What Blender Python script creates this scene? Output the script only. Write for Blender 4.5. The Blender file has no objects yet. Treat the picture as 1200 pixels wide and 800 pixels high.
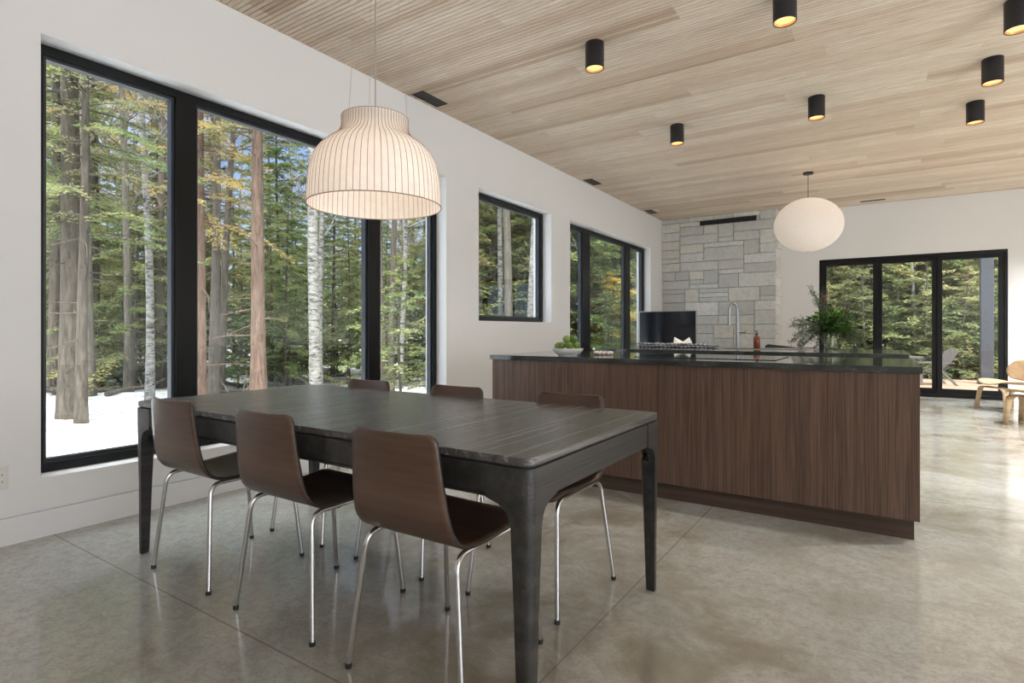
import bpy, math, random
import numpy as np
from mathutils import Vector, Matrix, noise as mnoise

S = bpy.context.scene
COL = S.collection
R = math.radians
PI = math.pi

# ------------------------------------------------------------------ camera
YAW = 0.58451
FPX, HOR, EYE = 659.96, 387.66, 1.10
cam_d = bpy.data.cameras.new('camera'); cam = bpy.data.objects.new('camera', cam_d); COL.objects.link(cam)
cam.location = (0, 0, EYE); cam.rotation_euler = (PI/2, 0, YAW)
cam_d.sensor_width = 36; cam_d.lens = 36*FPX/1200; cam_d.shift_y = -(400-HOR)/1200
cam_d.clip_start = .05; cam_d.clip_end = 400
S.camera = cam

# ------------------------------------------------------------------ view
vs = S.view_settings
S.display_settings.display_device = 'sRGB'
vs.view_transform = 'Standard'; vs.look = 'None'; vs.gamma = 1; vs.use_curve_mapping = False
vs.exposure = 0.45
cy = S.cycles
cy.use_denoising = True
try: cy.denoiser = 'OPENIMAGEDENOISE'
except Exception: pass
cy.max_bounces = 10; cy.diffuse_bounces = 5; cy.glossy_bounces = 4; cy.transmission_bounces = 6
cy.transparent_max_bounces = 12; cy.sample_clamp_indirect = 6; cy.caustics_reflective = False; cy.caustics_refractive = False

# ------------------------------------------------------------------ world sky
W = bpy.data.worlds.new('world'); S.world = W; W.use_nodes = True
nt = W.node_tree; nt.nodes.clear()
def N(t, nt, **k):
    n = nt.nodes.new(t)
    for a, b in k.items(): setattr(n, a, b)
    return n
tc = N('ShaderNodeTexCoord', nt); sep = N('ShaderNodeSeparateXYZ', nt)
nt.links.new(tc.outputs['Generated'], sep.inputs[0])
mr = N('ShaderNodeMapRange', nt); mr.inputs[1].default_value = 0.0; mr.inputs[2].default_value = .7
nt.links.new(sep.outputs[2], mr.inputs[0])
cr = N('ShaderNodeValToRGB', nt)
cr.color_ramp.elements[0].color = (.74, .83, .98, 1); cr.color_ramp.elements[1].color = (.90, .94, 1.0, 1)
e_ = cr.color_ramp.elements.new(.40); e_.color = (.36, .53, .93, 1)
nt.links.new(mr.outputs[0], cr.inputs[0])
cn = N('ShaderNodeTexNoise', nt); cn.inputs['Scale'].default_value = 2.6; cn.inputs['Detail'].default_value = 6
mp = N('ShaderNodeMapping', nt); mp.inputs['Scale'].default_value = (1, 1, 2.4)
nt.links.new(tc.outputs['Generated'], mp.inputs[0]); nt.links.new(mp.outputs[0], cn.inputs[0])
c2 = N('ShaderNodeValToRGB', nt); c2.color_ramp.elements[0].position = .50; c2.color_ramp.elements[1].position = .72
nt.links.new(cn.outputs[0], c2.inputs[0])
mx = N('ShaderNodeMix', nt, data_type='RGBA'); mx.inputs['B'].default_value = (1.0, 1.0, 1.0, 1)
nt.links.new(c2.outputs[0], mx.inputs['Factor']); nt.links.new(cr.outputs[0], mx.inputs['A'])
bg = N('ShaderNodeBackground', nt)
ms = N('ShaderNodeMapRange', nt); ms.inputs[1].default_value = .42; ms.inputs[2].default_value = .75; ms.inputs[3].default_value = .82; ms.inputs[4].default_value = 5.2
nt.links.new(sep.outputs[2], ms.inputs[0]); nt.links.new(ms.outputs[0], bg.inputs[1])
nt.links.new(mx.outputs['Result'], bg.inputs[0])
wo = N('ShaderNodeOutputWorld', nt); nt.links.new(bg.outputs[0], wo.inputs[0])

# ------------------------------------------------------------------ sun, and an area lamp added in an invented right wall opening
sd = bpy.data.lights.new('sun', 'SUN'); sd.energy = 6.5; sd.angle = R(14); sd.color = (1, .95, .86)
so = bpy.data.objects.new('sun', sd); COL.objects.link(so); so.location = (10, -10, 20)
so.rotation_euler = Vector((-.45, .42, -1.1)).to_track_quat('-Z', 'Y').to_euler()
def area(name, loc, d, sx, sy, e, col=(1, 1, 1)):
    l = bpy.data.lights.new(name, 'AREA'); l.shape = 'RECTANGLE'; l.size = sx; l.size_y = sy; l.energy = e; l.color = col
    o = bpy.data.objects.new(name, l); COL.objects.link(o); o.location = loc
    o.rotation_euler = Vector(d).to_track_quat('-Z', 'Y').to_euler()
    return o
area('added_light_right_opening', (5.0, .1, 1.5), (-1, .06, .30), 5.6, 2.4, 132, (.97, .985, 1))  # added lamp out of view, brightens the room from the right

# ------------------------------------------------------------------ mesh helpers
class MB:
    def __init__(s): s.v = []; s.f = []
    def add(s, vs, fs):
        o = len(s.v); s.v += [tuple(p) for p in vs]; s.f += [tuple(i+o for i in f) for f in fs]; return s
    def box(s, a, b):
        x0, y0, z0 = a; x1, y1, z1 = b
        return s.add([(x0,y0,z0),(x1,y0,z0),(x1,y1,z0),(x0,y1,z0),(x0,y0,z1),(x1,y0,z1),(x1,y1,z1),(x0,y1,z1)],
                     [(0,3,2,1),(4,5,6,7),(0,1,5,4),(1,2,6,5),(2,3,7,6),(3,0,4,7)])
    def hexa(s, q0, q1):            # two quads (bottom, top)
        return s.add(list(q0)+list(q1), [(0,3,2,1),(4,5,6,7),(0,1,5,4),(1,2,6,5),(2,3,7,6),(3,0,4,7)])
    def tube(s, pts, rad, n=10, caps=True):
        pts = [Vector(p) for p in pts]; m = len(pts)
        if not hasattr(rad, '__len__'): rad = [rad]*m
        t0 = (pts[1]-pts[0]).normalized()
        up = Vector((0,0,1)) if abs(t0.z) < .9 else Vector((1,0,0))
        nx = t0.cross(up).normalized(); V = []
        for i, p in enumerate(pts):
            t = (pts[min(i+1,m-1)]-pts[max(i-1,0)]).normalized()
            nx = (nx - t*nx.dot(t)).normalized(); ny = t.cross(nx)
            for k in range(n):
                a = 2*PI*k/n; V.append(p+(nx*math.cos(a)+ny*math.sin(a))*rad[i])
        F = [(i*n+k, i*n+(k+1)%n, (i+1)*n+(k+1)%n, (i+1)*n+k) for i in range(m-1) for k in range(n)]
        if caps: F += [tuple(range(n-1,-1,-1)), tuple((m-1)*n+k for k in range(n))]
        return s.add(V, F)
    def lathe(s, prof, n=32, c=(0,0,0), closed=False, sx=1):
        V = []; m = len(prof)
        for r, z in prof:
            for k in range(n):
                a = 2*PI*k/n; V.append((c[0]+r*math.cos(a)*sx, c[1]+r*math.sin(a), c[2]+z))
        mm = m if closed else m-1
        F = [(i*n+k, i*n+(k+1)%n, ((i+1)%m)*n+(k+1)%n, ((i+1)%m)*n+k) for i in range(mm) for k in range(n)]
        if not closed:
            if prof[0][0] > 1e-6: F.append(tuple(range(n-1,-1,-1)))
            if prof[-1][0] > 1e-6: F.append(tuple((m-1)*n+k for k in range(n)))
        return s.add(V, F)
    def surf(s, prof, n=32, c=(0,0,0)):          # open surface of revolution
        V = []; m = len(prof)
        for r, z in prof:
            for k in range(n):
                a = 2*PI*k/n; V.append((c[0]+r*math.cos(a), c[1]+r*math.sin(a), c[2]+z))
        return s.add(V, [(i*n+k, i*n+(k+1)%n, (i+1)*n+(k+1)%n, (i+1)*n+k) for i in range(m-1) for k in range(n)])
    def prism(s, poly, fn):                      # poly: list of 2D points, fn(p, 0|1) -> 3D
        m = len(poly)
        return s.add([fn(p, 0) for p in poly]+[fn(p, 1) for p in poly],
                     [tuple(range(m-1,-1,-1)), tuple(range(m, 2*m))]+[(i, (i+1)%m, m+(i+1)%m, m+i) for i in range(m)])
    def grid(s, nu, nv, fn):
        V = [fn(i/nu, j/nv) for j in range(nv+1) for i in range(nu+1)]
        return s.add(V, [(j*(nu+1)+i, j*(nu+1)+i+1, (j+1)*(nu+1)+i+1, (j+1)*(nu+1)+i) for j in range(nv) for i in range(nu)])
    def build(s, name, mat, parent=None, smooth=None, bevel=0, solid=0, sub=0, rim=None, loc=None):
        me = bpy.data.meshes.new(name); me.from_pydata(s.v, [], s.f); me.update()
        if mat: me.materials.append(mat)
        if rim: me.materials.append(rim)
        import bmesh
        bm = bmesh.new(); bm.from_mesh(me); bmesh.ops.recalc_face_normals(bm, faces=bm.faces); bm.to_mesh(me); bm.free()
        if smooth is not None:
            me.shade_smooth(); me.set_sharp_from_angle(angle=R(smooth))
        o = bpy.data.objects.new(name, me); COL.objects.link(o)
        if parent: o.parent = parent
        if loc: o.location = loc
        if solid:
            m = o.modifiers.new('solid', 'SOLIDIFY'); m.thickness = solid; m.offset = 0
            if rim: m.material_offset_rim = 1
        if sub:
            m = o.modifiers.new('sub', 'SUBSURF'); m.levels = sub; m.render_levels = sub
        if bevel:
            m = o.modifiers.new('bevel', 'BEVEL'); m.width = bevel; m.segments = 3; m.limit_method = 'ANGLE'; m.angle_limit = R(40)
            me.shade_smooth(); me.set_sharp_from_angle(angle=R(60))
            m.harden_normals = True
        return o

def tag(o, label=None, cat=None, group=None, kind=None):
    if label: o['label'] = label
    if cat: o['category'] = cat
    if group: o['group'] = group
    if kind: o['kind'] = kind
    return o
def empty(name, loc, rz=0, **k):
    o = bpy.data.objects.new(name, None); COL.objects.link(o); o.location = loc; o.rotation_euler = (0,0,rz)
    o.empty_display_size = .1
    return tag(o, **k)
def struct(o): o['kind'] = 'structure'; return o
def copy_tree(o, parent=None):
    c = o.copy(); COL.objects.link(c)
    if parent: c.parent = parent
    for ch in list(o.children): copy_tree(ch, c)
    return c
def fillet(p0, p1, p2, r, n=6):
    p0, p1, p2 = Vector(p0), Vector(p1), Vector(p2)
    a = (p0-p1).normalized(); b = (p2-p1).normalized(); s = p1+a*r; e = p1+b*r
    return [s.lerp(p1, t).lerp(p1.lerp(e, t), t) for t in [i/n for i in range(n+1)]]

# ------------------------------------------------------------------ material helpers
def mat(name, col=(.5,.5,.5), rough=.5, metal=0, spec=.5, **k):
    m = bpy.data.materials.new(name); m.use_nodes = True
    b = m.node_tree.nodes['Principled BSDF']
    b.inputs['Base Color'].default_value = (*col, 1); b.inputs['Roughness'].default_value = rough
    b.inputs['Metallic'].default_value = metal; b.inputs['Specular IOR Level'].default_value = spec
    for a, v in k.items(): b.inputs[a.replace('_', ' ')].default_value = v
    return m
def nodes(m): return m.node_tree, m.node_tree.nodes['Principled BSDF']
def coords(nt, scale=(1,1,1), rot=(0,0,0), out='Object'):
    t = N('ShaderNodeTexCoord', nt); mp = N('ShaderNodeMapping', nt)
    mp.inputs['Scale'].default_value = scale; mp.inputs['Rotation'].default_value = rot
    nt.links.new(t.outputs[out], mp.inputs[0]); return mp.outputs[0]
def noise(nt, vec, scale=5, detail=4, rough=.5, dist=0):
    n = N('ShaderNodeTexNoise', nt); n.inputs['Scale'].default_value = scale; n.inputs['Detail'].default_value = detail
    n.inputs['Roughness'].default_value = rough; n.inputs['Distortion'].default_value = dist
    nt.links.new(vec, n.inputs['Vector']); return n.outputs[0]
def ramp(nt, fac, stops, interp='LINEAR'):
    r = N('ShaderNodeValToRGB', nt); cr = r.color_ramp; cr.interpolation = interp
    while len(cr.elements) < len(stops): cr.elements.new(.5)
    for e, (p, c) in zip(cr.elements, stops):
        e.position = p; e.color = (*c, 1) if hasattr(c, '__len__') else (c, c, c, 1)
    nt.links.new(fac, r.inputs[0]); return r.outputs[0]
def mix(nt, fac, a, b, mode='MIX'):
    m = N('ShaderNodeMix', nt, data_type='RGBA', blend_type=mode)
    for s, v in (('Factor', fac), ('A', a), ('B', b)):
        if hasattr(v, 'is_linked') or hasattr(v, 'links'): nt.links.new(v, m.inputs[s])
        elif s == 'Factor': m.inputs[s].default_value = v
        else: m.inputs[s].default_value = (*v, 1)
    return m.outputs['Result']
def math_(nt, op, a, b=None, c=None):
    m = N('ShaderNodeMath', nt, operation=op)
    for i, v in enumerate((a, b, c)):
        if v is None: continue
        if hasattr(v, 'links'): nt.links.new(v, m.inputs[i])
        else: m.inputs[i].default_value = v
    return m.outputs[0]
def bump(nt, h, bsdf, strength=.3, dist=.01):
    b = N('ShaderNodeBump', nt); b.inputs['Strength'].default_value = strength; b.inputs['Distance'].default_value = dist
    nt.links.new(h, b.inputs['Height']); nt.links.new(b.outputs[0], bsdf.inputs['Normal'])

M = {}
M['wall'] = mat('white_paint', (.82,.825,.83), .7)
M['frame'] = mat('black_aluminium', (.004,.0045,.0055), .4, spec=.3)
M['frame_grey'] = mat('dark_grey_gasket', (.03,.034,.042), .4)
M['backing'] = mat('dark_ceiling_backing', (.16,.12,.09), .9)
M['black'] = mat('matt_black', (.012,.013,.017), .45)
M['chrome'] = mat('chrome', (.62,.62,.62), .2, 1)
M['steel'] = mat('brushed_steel', (.55,.55,.55), .3, 1); M['tap'] = mat('dark_steel', (.30,.30,.30), .3, 1)
M['rubber'] = mat('black_rubber', (.02,.02,.02), .6)
M['white_cer'] = mat('white_ceramic', (.78,.77,.73), .35)
M['white_pl'] = mat('white_plastic', (.75,.75,.73), .4)

# glass
m = bpy.data.materials.new('window_glass'); m.use_nodes = True; nt = m.node_tree; nt.nodes.clear()
tr = N('ShaderNodeBsdfTransparent', nt); tr.inputs[0].default_value = (.95,.97,.965,1)
gl = N('ShaderNodeBsdfGlossy', nt); gl.inputs['Roughness'].default_value = 0; gl.inputs[0].default_value = (.9,.95,.93,1)
lw_ = N('ShaderNodeLayerWeight', nt); lw_.inputs[0].default_value = .5
fr = N('ShaderNodeMath', nt, operation='MULTIPLY_ADD'); pw = N('ShaderNodeMath', nt, operation='POWER'); pw.inputs[1].default_value = 5
nt.links.new(lw_.outputs['Facing'], pw.inputs[0]); nt.links.new(pw.outputs[0], fr.inputs[0]); fr.inputs[1].default_value = .93; fr.inputs[2].default_value = .025
mx = N('ShaderNodeMixShader', nt); out = N('ShaderNodeOutputMaterial', nt)
nt.links.new(fr.outputs[0], mx.inputs[0]); nt.links.new(tr.outputs[0], mx.inputs[1]); nt.links.new(gl.outputs[0], mx.inputs[2]); nt.links.new(mx.outputs[0], out.inputs[0])
M['glass'] = m

# concrete floor
m = mat('polished_concrete', rough=.2, spec=.6); nt, b = nodes(m)
v = coords(nt, out='Object')
n1 = noise(nt, v, .55, 5, .6, .6); n2 = noise(nt, v, 2.2, 9, .72, .5); n3 = noise(nt, v, 22, 6, .7); n4 = noise(nt, coords(nt, (1,2.2,1), (0,0,.5)), 4.2, 9, .75, .8)
base = ramp(nt, n1, [(.38,(.225,.195,.145)), (.47,(.32,.295,.24)), (.60,(.46,.475,.45))])
base = mix(nt, ramp(nt, n2, [(.44,0),(.60,.65)]), base, (.52,.515,.475))
base = mix(nt, ramp(nt, n4, [(.64,0),(.68,.4),(.74,.1)]), base, (.78,.76,.70))
base = mix(nt, ramp(nt, noise(nt, v, 70, 5, .75), [(.38,.45),(.50,0)]), base, (.27,.25,.21))
base = mix(nt, ramp(nt, n3, [(.35,.4),(.55,0)]), base, (.25,.22,.18))
sp = N('ShaderNodeSeparateXYZ', nt); nt.links.new(v, sp.inputs[0])
def line(sock, pos, w):
    return math_(nt, 'LESS_THAN', math_(nt, 'ABSOLUTE', math_(nt, 'SUBTRACT', sock, pos)), w)
j = None
for s_, p_ in ((1, 1.172), (1, 4.53), (1, 7.88), (0, -.90), (0, 2.45)):
    l_ = line(sp.outputs[s_], p_, .0035); j = l_ if j is None else math_(nt, 'MAXIMUM', j, l_)
j = math_(nt, 'MULTIPLY', j, .7)
base = mix(nt, j, base, (.20,.17,.14))
nt.links.new(base, b.inputs['Base Color'])
nt.links.new(ramp(nt, n2, [(.35,.07),(.65,.17)]), b.inputs['Roughness'])
bump(nt, math_(nt, 'ADD', noise(nt, v, 3.5, 2), math_(nt, 'MULTIPLY', n3, .06)), b, .10, .02)
M['floor'] = m

# ceiling slats: tone per board
m = mat('pale_cedar_slats', rough=.6); nt, b = nodes(m)
v = coords(nt); sp = N('ShaderNodeSeparateXYZ', nt); nt.links.new(v, sp.inputs[0])
row = math_(nt, 'FLOOR', math_(nt, 'DIVIDE', sp.outputs[1], .2))
wn = N('ShaderNodeTexWhiteNoise', nt, noise_dimensions='1D'); nt.links.new(row, wn.inputs['W'])
seg = math_(nt, 'FLOOR', math_(nt, 'ADD', math_(nt, 'DIVIDE', sp.outputs[0], 2.6), math_(nt, 'MULTIPLY', wn.outputs[0], 9)))
cmb = N('ShaderNodeCombineXYZ', nt); nt.links.new(row, cmb.inputs[0]); nt.links.new(seg, cmb.inputs[1])
wn2 = N('ShaderNodeTexWhiteNoise', nt, noise_dimensions='2D'); nt.links.new(cmb.outputs[0], wn2.inputs['Vector'])
slat = math_(nt, 'FLOOR', math_(nt, 'DIVIDE', sp.outputs[1], .04))
cmb2 = N('ShaderNodeCombineXYZ', nt); nt.links.new(slat, cmb2.inputs[0]); nt.links.new(seg, cmb2.inputs[1])
wn3 = N('ShaderNodeTexWhiteNoise', nt, noise_dimensions='2D'); nt.links.new(cmb2.outputs[0], wn3.inputs['Vector'])
tone = math_(nt, 'ADD', math_(nt, 'MULTIPLY', wn2.outputs[0], .65), math_(nt, 'MULTIPLY', wn3.outputs[0], .35))
base = ramp(nt, tone, [(.05,(.56,.42,.30)), (.25,(.72,.585,.45)), (.6,(.82,.70,.57)), (.95,(.90,.81,.69))])
g = noise(nt, coords(nt, (1.5, 45, 45)), 3, 5, .65, .3)
base = mix(nt, ramp(nt, g, [(.45,0),(.70,.75)]), base, (.50,.35,.24))
nt.links.new(base, b.inputs['Base Color'])
M['cedar'] = m

def wood(name, stops, scale, rough, axis='z', bumpy=.1, fine=6, spec=.5, low=0):
    m = mat(name, rough=rough, spec=spec); nt, b = nodes(m)
    s = {'z': (scale, scale, .35), 'x': (.5, scale, scale), 'y': (scale, .5, scale)}[axis]
    v = coords(nt, s); a = noise(nt, v, 1, 3, .55, .2); f = noise(nt, coords(nt, tuple(q*fine for q in s)), 1, 4, .6)
    t = math_(nt, 'ADD', math_(nt, 'MULTIPLY', a, .72), math_(nt, 'MULTIPLY', f, .28))
    if low:
        lw2 = noise(nt, coords(nt, tuple(q*low for q in s)), 1, 2, .5); t = math_(nt, 'ADD', math_(nt, 'MULTIPLY', t, .72), math_(nt, 'MULTIPLY', lw2, .28))
    nt.links.new(ramp(nt, t, stops), b.inputs['Base Color'])
    bump(nt, f, b, bumpy, .003); return m
M['walnut'] = wood('walnut_panel', [(.30,(.030,.018,.012)), (.40,(.075,.043,.028)), (.455,(.14,.078,.052)), (.49,(.062,.039,.028)), (.54,(.155,.092,.062)), (.59,(.070,.045,.032)), (.70,(.24,.155,.108))], 26, .36, 'z', low=.3)
M['walnut_h'] = wood('walnut_plinth', [(.3,(.030,.019,.014)), (.5,(.060,.036,.026)), (.7,(.10,.062,.045))], 30, .42, 'x')
M['table'] = wood('black_stained_oak', [(.35,(.017,.0165,.016)), (.5,(.030,.029,.027)), (.70,(.058,.056,.052))], 26, .36, 'y', .45, 5, .5)
M['table_top'] = wood('black_stained_oak_top_glare', [(.36,(.040,.039,.037)), (.46,(.095,.092,.086)), (.52,(.065,.062,.058)), (.64,(.21,.205,.195))], 32, .24, 'y', .5, 6, .7)  # grained oak, paler than the legs: window glare put into the colour
M['ply'] = wood('dark_walnut_plywood', [(.3,(.068,.037,.024)), (.5,(.105,.059,.039)), (.72,(.15,.088,.058))], 14, .30, 'x', .04, 4)
M['ply_edge'] = mat('dark_ply_edge', (.03,.024,.02), .4)
M['ash'] = wood('pale_ash_plywood', [(.3,(.46,.32,.185)), (.5,(.58,.42,.26)), (.72,(.68,.52,.34))], 18, .4, 'x', .03)
M['deck'] = wood('reddish_cedar_deck', [(.3,(.26,.15,.10)), (.5,(.34,.21,.15)), (.72,(.42,.28,.20))], 12, .6, 'x')

# soapstone counter
m = mat('dark_soapstone', rough=.16, spec=.5); nt, b = nodes(m); v = coords(nt)
n1 = noise(nt, v, 3, 8, .65, 1.2); vein = noise(nt, coords(nt, (1,1,1), (.2,.4,.7)), 1.6, 6, .6, 2.2)
base = ramp(nt, n1, [(.3,(.022,.026,.024)), (.7,(.05,.056,.052))])
base = mix(nt, ramp(nt, vein, [(.498,0),(.501,.3),(.504,0)]), base, (.4,.4,.38))
nt.links.new(base, b.inputs['Base Color']); nt.links.new(ramp(nt, n1, [(.3,.05),(.7,.09)]), b.inputs['Roughness'])
M['stone_top'] = m
M['cooktop'] = mat('black_cooktop_glass', (.01,.01,.012), .06, 0, .6)

# ashlar stone with tone per block
m = mat('pale_grey_ledger_stone', rough=.85); nt, b = nodes(m)
at = N('ShaderNodeAttribute', nt, attribute_name='tone'); v = coords(nt)
base = ramp(nt, at.outputs['Fac'], [(0,(.56,.57,.56)), (.35,(.67,.68,.66)), (.7,(.75,.76,.74)), (.85,(.72,.70,.63)), (1,(.84,.85,.83))])
n1 = noise(nt, v, 14, 8, .7, .8); base = mix(nt, ramp(nt, n1, [(.42,0),(.8,.6)]), base, (.36,.37,.36))
nt.links.new(base, b.inputs['Base Color'])
bump(nt, math_(nt, 'ADD', noise(nt, v, 9, 8, .7), math_(nt, 'MULTIPLY', noise(nt, v, 50, 4, .7), .3)), b, .5, .012)
M['stone'] = m
M['mortar'] = mat('dark_joint', (.14,.14,.13), .95)

# snow
m = mat('snow', rough=.7); nt, b = nodes(m); v = coords(nt)
deb = noise(nt, v, 5.5, 9, .78, .5); far = noise(nt, v, .35, 3)
base = mix(nt, ramp(nt, math_(nt, 'ADD', deb, math_(nt, 'MULTIPLY', far, .35)), [(.655,0),(.74,.8)]), (.76,.78,.82), (.16,.13,.09))
nt.links.new(base, b.inputs['Base Color']); bump(nt, noise(nt, v, 3, 6, .6), b, .4, .1)
M['snow'] = m

def bark(name, c0, c1, sc=(9,9,1.6)):
    m = mat(name, rough=.9); nt, b = nodes(m); v = coords(nt, sc)
    n1 = noise(nt, v, 2.2, 6, .7, .6); nt.links.new(ramp(nt, n1, [(.35,c0),(.65,c1)]), b.inputs['Base Color'])
    bump(nt, n1, b, .9, .03); return m
M['bark'] = bark('grey_brown_bark', (.045,.036,.028), (.145,.12,.095))
M['bark_red'] = bark('reddish_pine_bark', (.085,.052,.036), (.22,.145,.11))
M['bark_dark'] = bark('dark_bark', (.045,.038,.03), (.15,.13,.105))
M['twig'] = bark('grey_twig', (.08,.068,.055), (.17,.15,.125))
m = mat('birch_bark', rough=.8); nt, b = nodes(m)
n1 = noise(nt, coords(nt, (5,5,16)), 1.6, 6, .75, .5)
nt.links.new(ramp(nt, n1, [(.40,(.04,.036,.032)), (.50,(.23,.22,.20)), (.62,(.35,.34,.32))]), b.inputs['Base Color'])
bump(nt, n1, b, .6, .02); M['birch'] = m

def leafmat(name, cols, trans=.35, var=.5, sc=.8):
    m = bpy.data.materials.new(name); m.use_nodes = True; nt = m.node_tree; nt.nodes.clear()
    v = coords(nt); n1 = noise(nt, v, sc, 4, .7); oi = N('ShaderNodeObjectInfo', nt)
    t = math_(nt, 'ADD', math_(nt, 'MULTIPLY', n1, 1.0), math_(nt, 'MULTIPLY', math_(nt, 'SUBTRACT', oi.outputs['Random'], .5), var*.4))
    c = ramp(nt, t, [(.28, cols[0]), (.48, cols[1]), (.62, cols[2]), (.74, cols[3])])
    d = N('ShaderNodeBsdfDiffuse', nt); tl = N('ShaderNodeBsdfTranslucent', nt); mx = N('ShaderNodeMixShader', nt); mx.inputs[0].default_value = trans
    o = N('ShaderNodeOutputMaterial', nt)
    nt.links.new(c, d.inputs[0]); nt.links.new(c, tl.inputs[0]); nt.links.new(d.outputs[0], mx.inputs[1]); nt.links.new(tl.outputs[0], mx.inputs[2]); nt.links.new(mx.outputs[0], o.inputs[0])
    return m
M['needle'] = leafmat('hemlock_needles', [(.115,.165,.075),(.19,.245,.105),(.285,.30,.13),(.42,.36,.17)])
M['needle_olive'] = leafmat('olive_needles', [(.16,.19,.09),(.25,.275,.125),(.37,.34,.16),(.50,.39,.21)])
M['needle_gold'] = leafmat('golden_needles', [(.38,.32,.12),(.52,.40,.17),(.62,.46,.20),(.60,.38,.20)])
M['shrub_yellow'] = leafmat('yellow_orange_leaves', [(.34,.42,.12),(.55,.50,.16),(.72,.52,.16),(.72,.36,.16)], sc=2.2)
M['fern'] = leafmat('bouquet_green', [(.035,.07,.02),(.06,.115,.03),(.10,.165,.05),(.16,.22,.08)], .25, sc=12)
M['fern_pale'] = leafmat('bouquet_grey_green', [(.06,.08,.05),(.10,.13,.08),(.17,.20,.13),(.22,.25,.17)], .2, sc=12)

# ================================================================== THE ROOM
XW, YB, ZC = -3.749, 11.70, 3.32
XR, YR = 5.05, -3.05
struct(MB().box((XW-.3, YR-.3, -.25), (XR+.3, YB+.25, 0)).build('floor', M['floor']))

def wall_rects(u0, u1, z0, z1, ops):
    """rectangles of a wall with openings (ua, ub, za, zb)"""
    out = []; u = u0
    for ua, ub, za, zb in sorted(ops):
        if ua > u: out.append((u, ua, z0, z1))
        if za > z0: out.append((ua, ub, z0, za))
        if zb < z1: out.append((ua, ub, zb, z1))
        u = ub
    if u < u1: out.append((u, u1, z0, z1))
    return out
W1 = (1.117, 4.445, .316, 2.686); W2 = (4.998, 6.626, 1.214, 2.686); W3 = (7.169, 10.495, .316, 2.686)
mb = MB()
for a, b_, c, d in wall_rects(YR, YB+.2, .149, ZC+.1, [W1, W2, W3]): mb.box((XW-.28, a, c), (XW, b_, d))
mb.box((XW-.28, YR, 0), (XW-.014, YB+.2, .149))
struct(mb.build('wall_left', M['wall']))
struct(MB().box((XW-.014, YR, 0), (XW+.001, YB, .139)).build('baseboard_left', M['wall']))
DX0, DX1, DZ = -.999, 1.620, 2.395
mb = MB()
for a, b_, c, d in wall_rects(XW, XR, 0, ZC+.1, [(DX0, DX1, 0, DZ)]): mb.box((a, YB, c), (b_, YB+.2, d))
struct(mb.build('wall_back', M['wall']))
mb = MB()
for a, b_, c, d in wall_rects(YR, YB, 0, ZC+.1, [(-2.7,2.9,.2,2.9)]): mb.box((XR, a, c), (XR+.2, b_, d))
struct(mb.build('wall_right', M['wall']))
mb = MB()
for a, b_, c, d in wall_rects(XW, XR, 0, ZC+.1, []): mb.box((a, YR-.2, c), (b_, YR, d))
struct(mb.build('wall_rear', M['wall']))

# ceiling: backing board and slats in one mesh
mb = MB(); y = YR
while y < YB:
    k = round((y+10)/.04); y1 = k*.04-10
    mb.box((XW, y1+.0035, ZC), (XR, y1+.0365, ZC+.012)); y += .04
ceil = mb.build('ceiling', M['cedar'])
struct(ceil)
me = ceil.data; me.materials.append(M['backing'])
struct(MB().box((XW-.28, YR-.2, ZC+.0125), (XR+.2, YB+.2, ZC+.35)).build('ceiling_backing', M['backing']))
struct(MB().box((XW-.35, YR-1.2, ZC+.36), (XR+2.6, YB+1.0, ZC+.5)).build('roof', M['black']))  # unseen eaves shaped for light: wide right blocks sun, left kept short

# ---- windows in the left wall
FX = XW-.13           # inner face of the frames
def left_window(name, w, mull, sashes):
    ya, yb, za, zb = w; fw, fd = .052, .09
    root = empty(name, (FX-fd/2, (ya+yb)/2, za)); struct(root)
    cy_ = (ya+yb)/2; L = lambda y0, y1, z0, z1, x0=-fd/2, x1=fd/2: ((x0, y0-cy_, z0-za), (x1, y1-cy_, z1-za))
    mb = MB(); e = .001
    for r in ((ya+e, yb-e, za+e, za+fw), (ya+e, yb-e, zb-fw, zb-e), (ya+e, ya+fw, za+fw, zb-fw), (yb-fw, yb-e, za+fw, zb-fw)): mb.box(*L(*r))
    for m0, m1 in mull: mb.box(*L(m0, m1, za+fw, zb-fw))
    mb.build('window_frame', M['frame'], root, bevel=.003)
    edges = [ya+fw]+[q for m_ in mull for q in m_]+[yb-fw]
    for i in range(0, len(edges), 2):
        a, b_ = edges[i], edges[i+1]; g = .018
        mb = MB()
        for r in ((a, b_, za+fw, za+fw+g), (a, b_, zb-fw-g, zb-fw), (a, a+g, za+fw+g, zb-fw-g), (b_-g, b_, za+fw+g, zb-fw-g)):
            mb.box(*L(*r, -.03, .02))
        sp_ = mb.build('sash', M['frame_grey'], root)
        MB().box(*L(a+g, b_-g, za+fw+g, zb-fw-g, -.012, -.006)).build('pane', M['glass'], sp_)
    # white lining of the opening
    return root
left_window('window_1', W1, [(1.865, 2.00), (3.52, 3.665)], 0)
left_window('window_2', W2, [], 0)
left_window('window_3', W3, [(7.84, 8.10), (9.56, 9.78)], 0)

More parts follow.
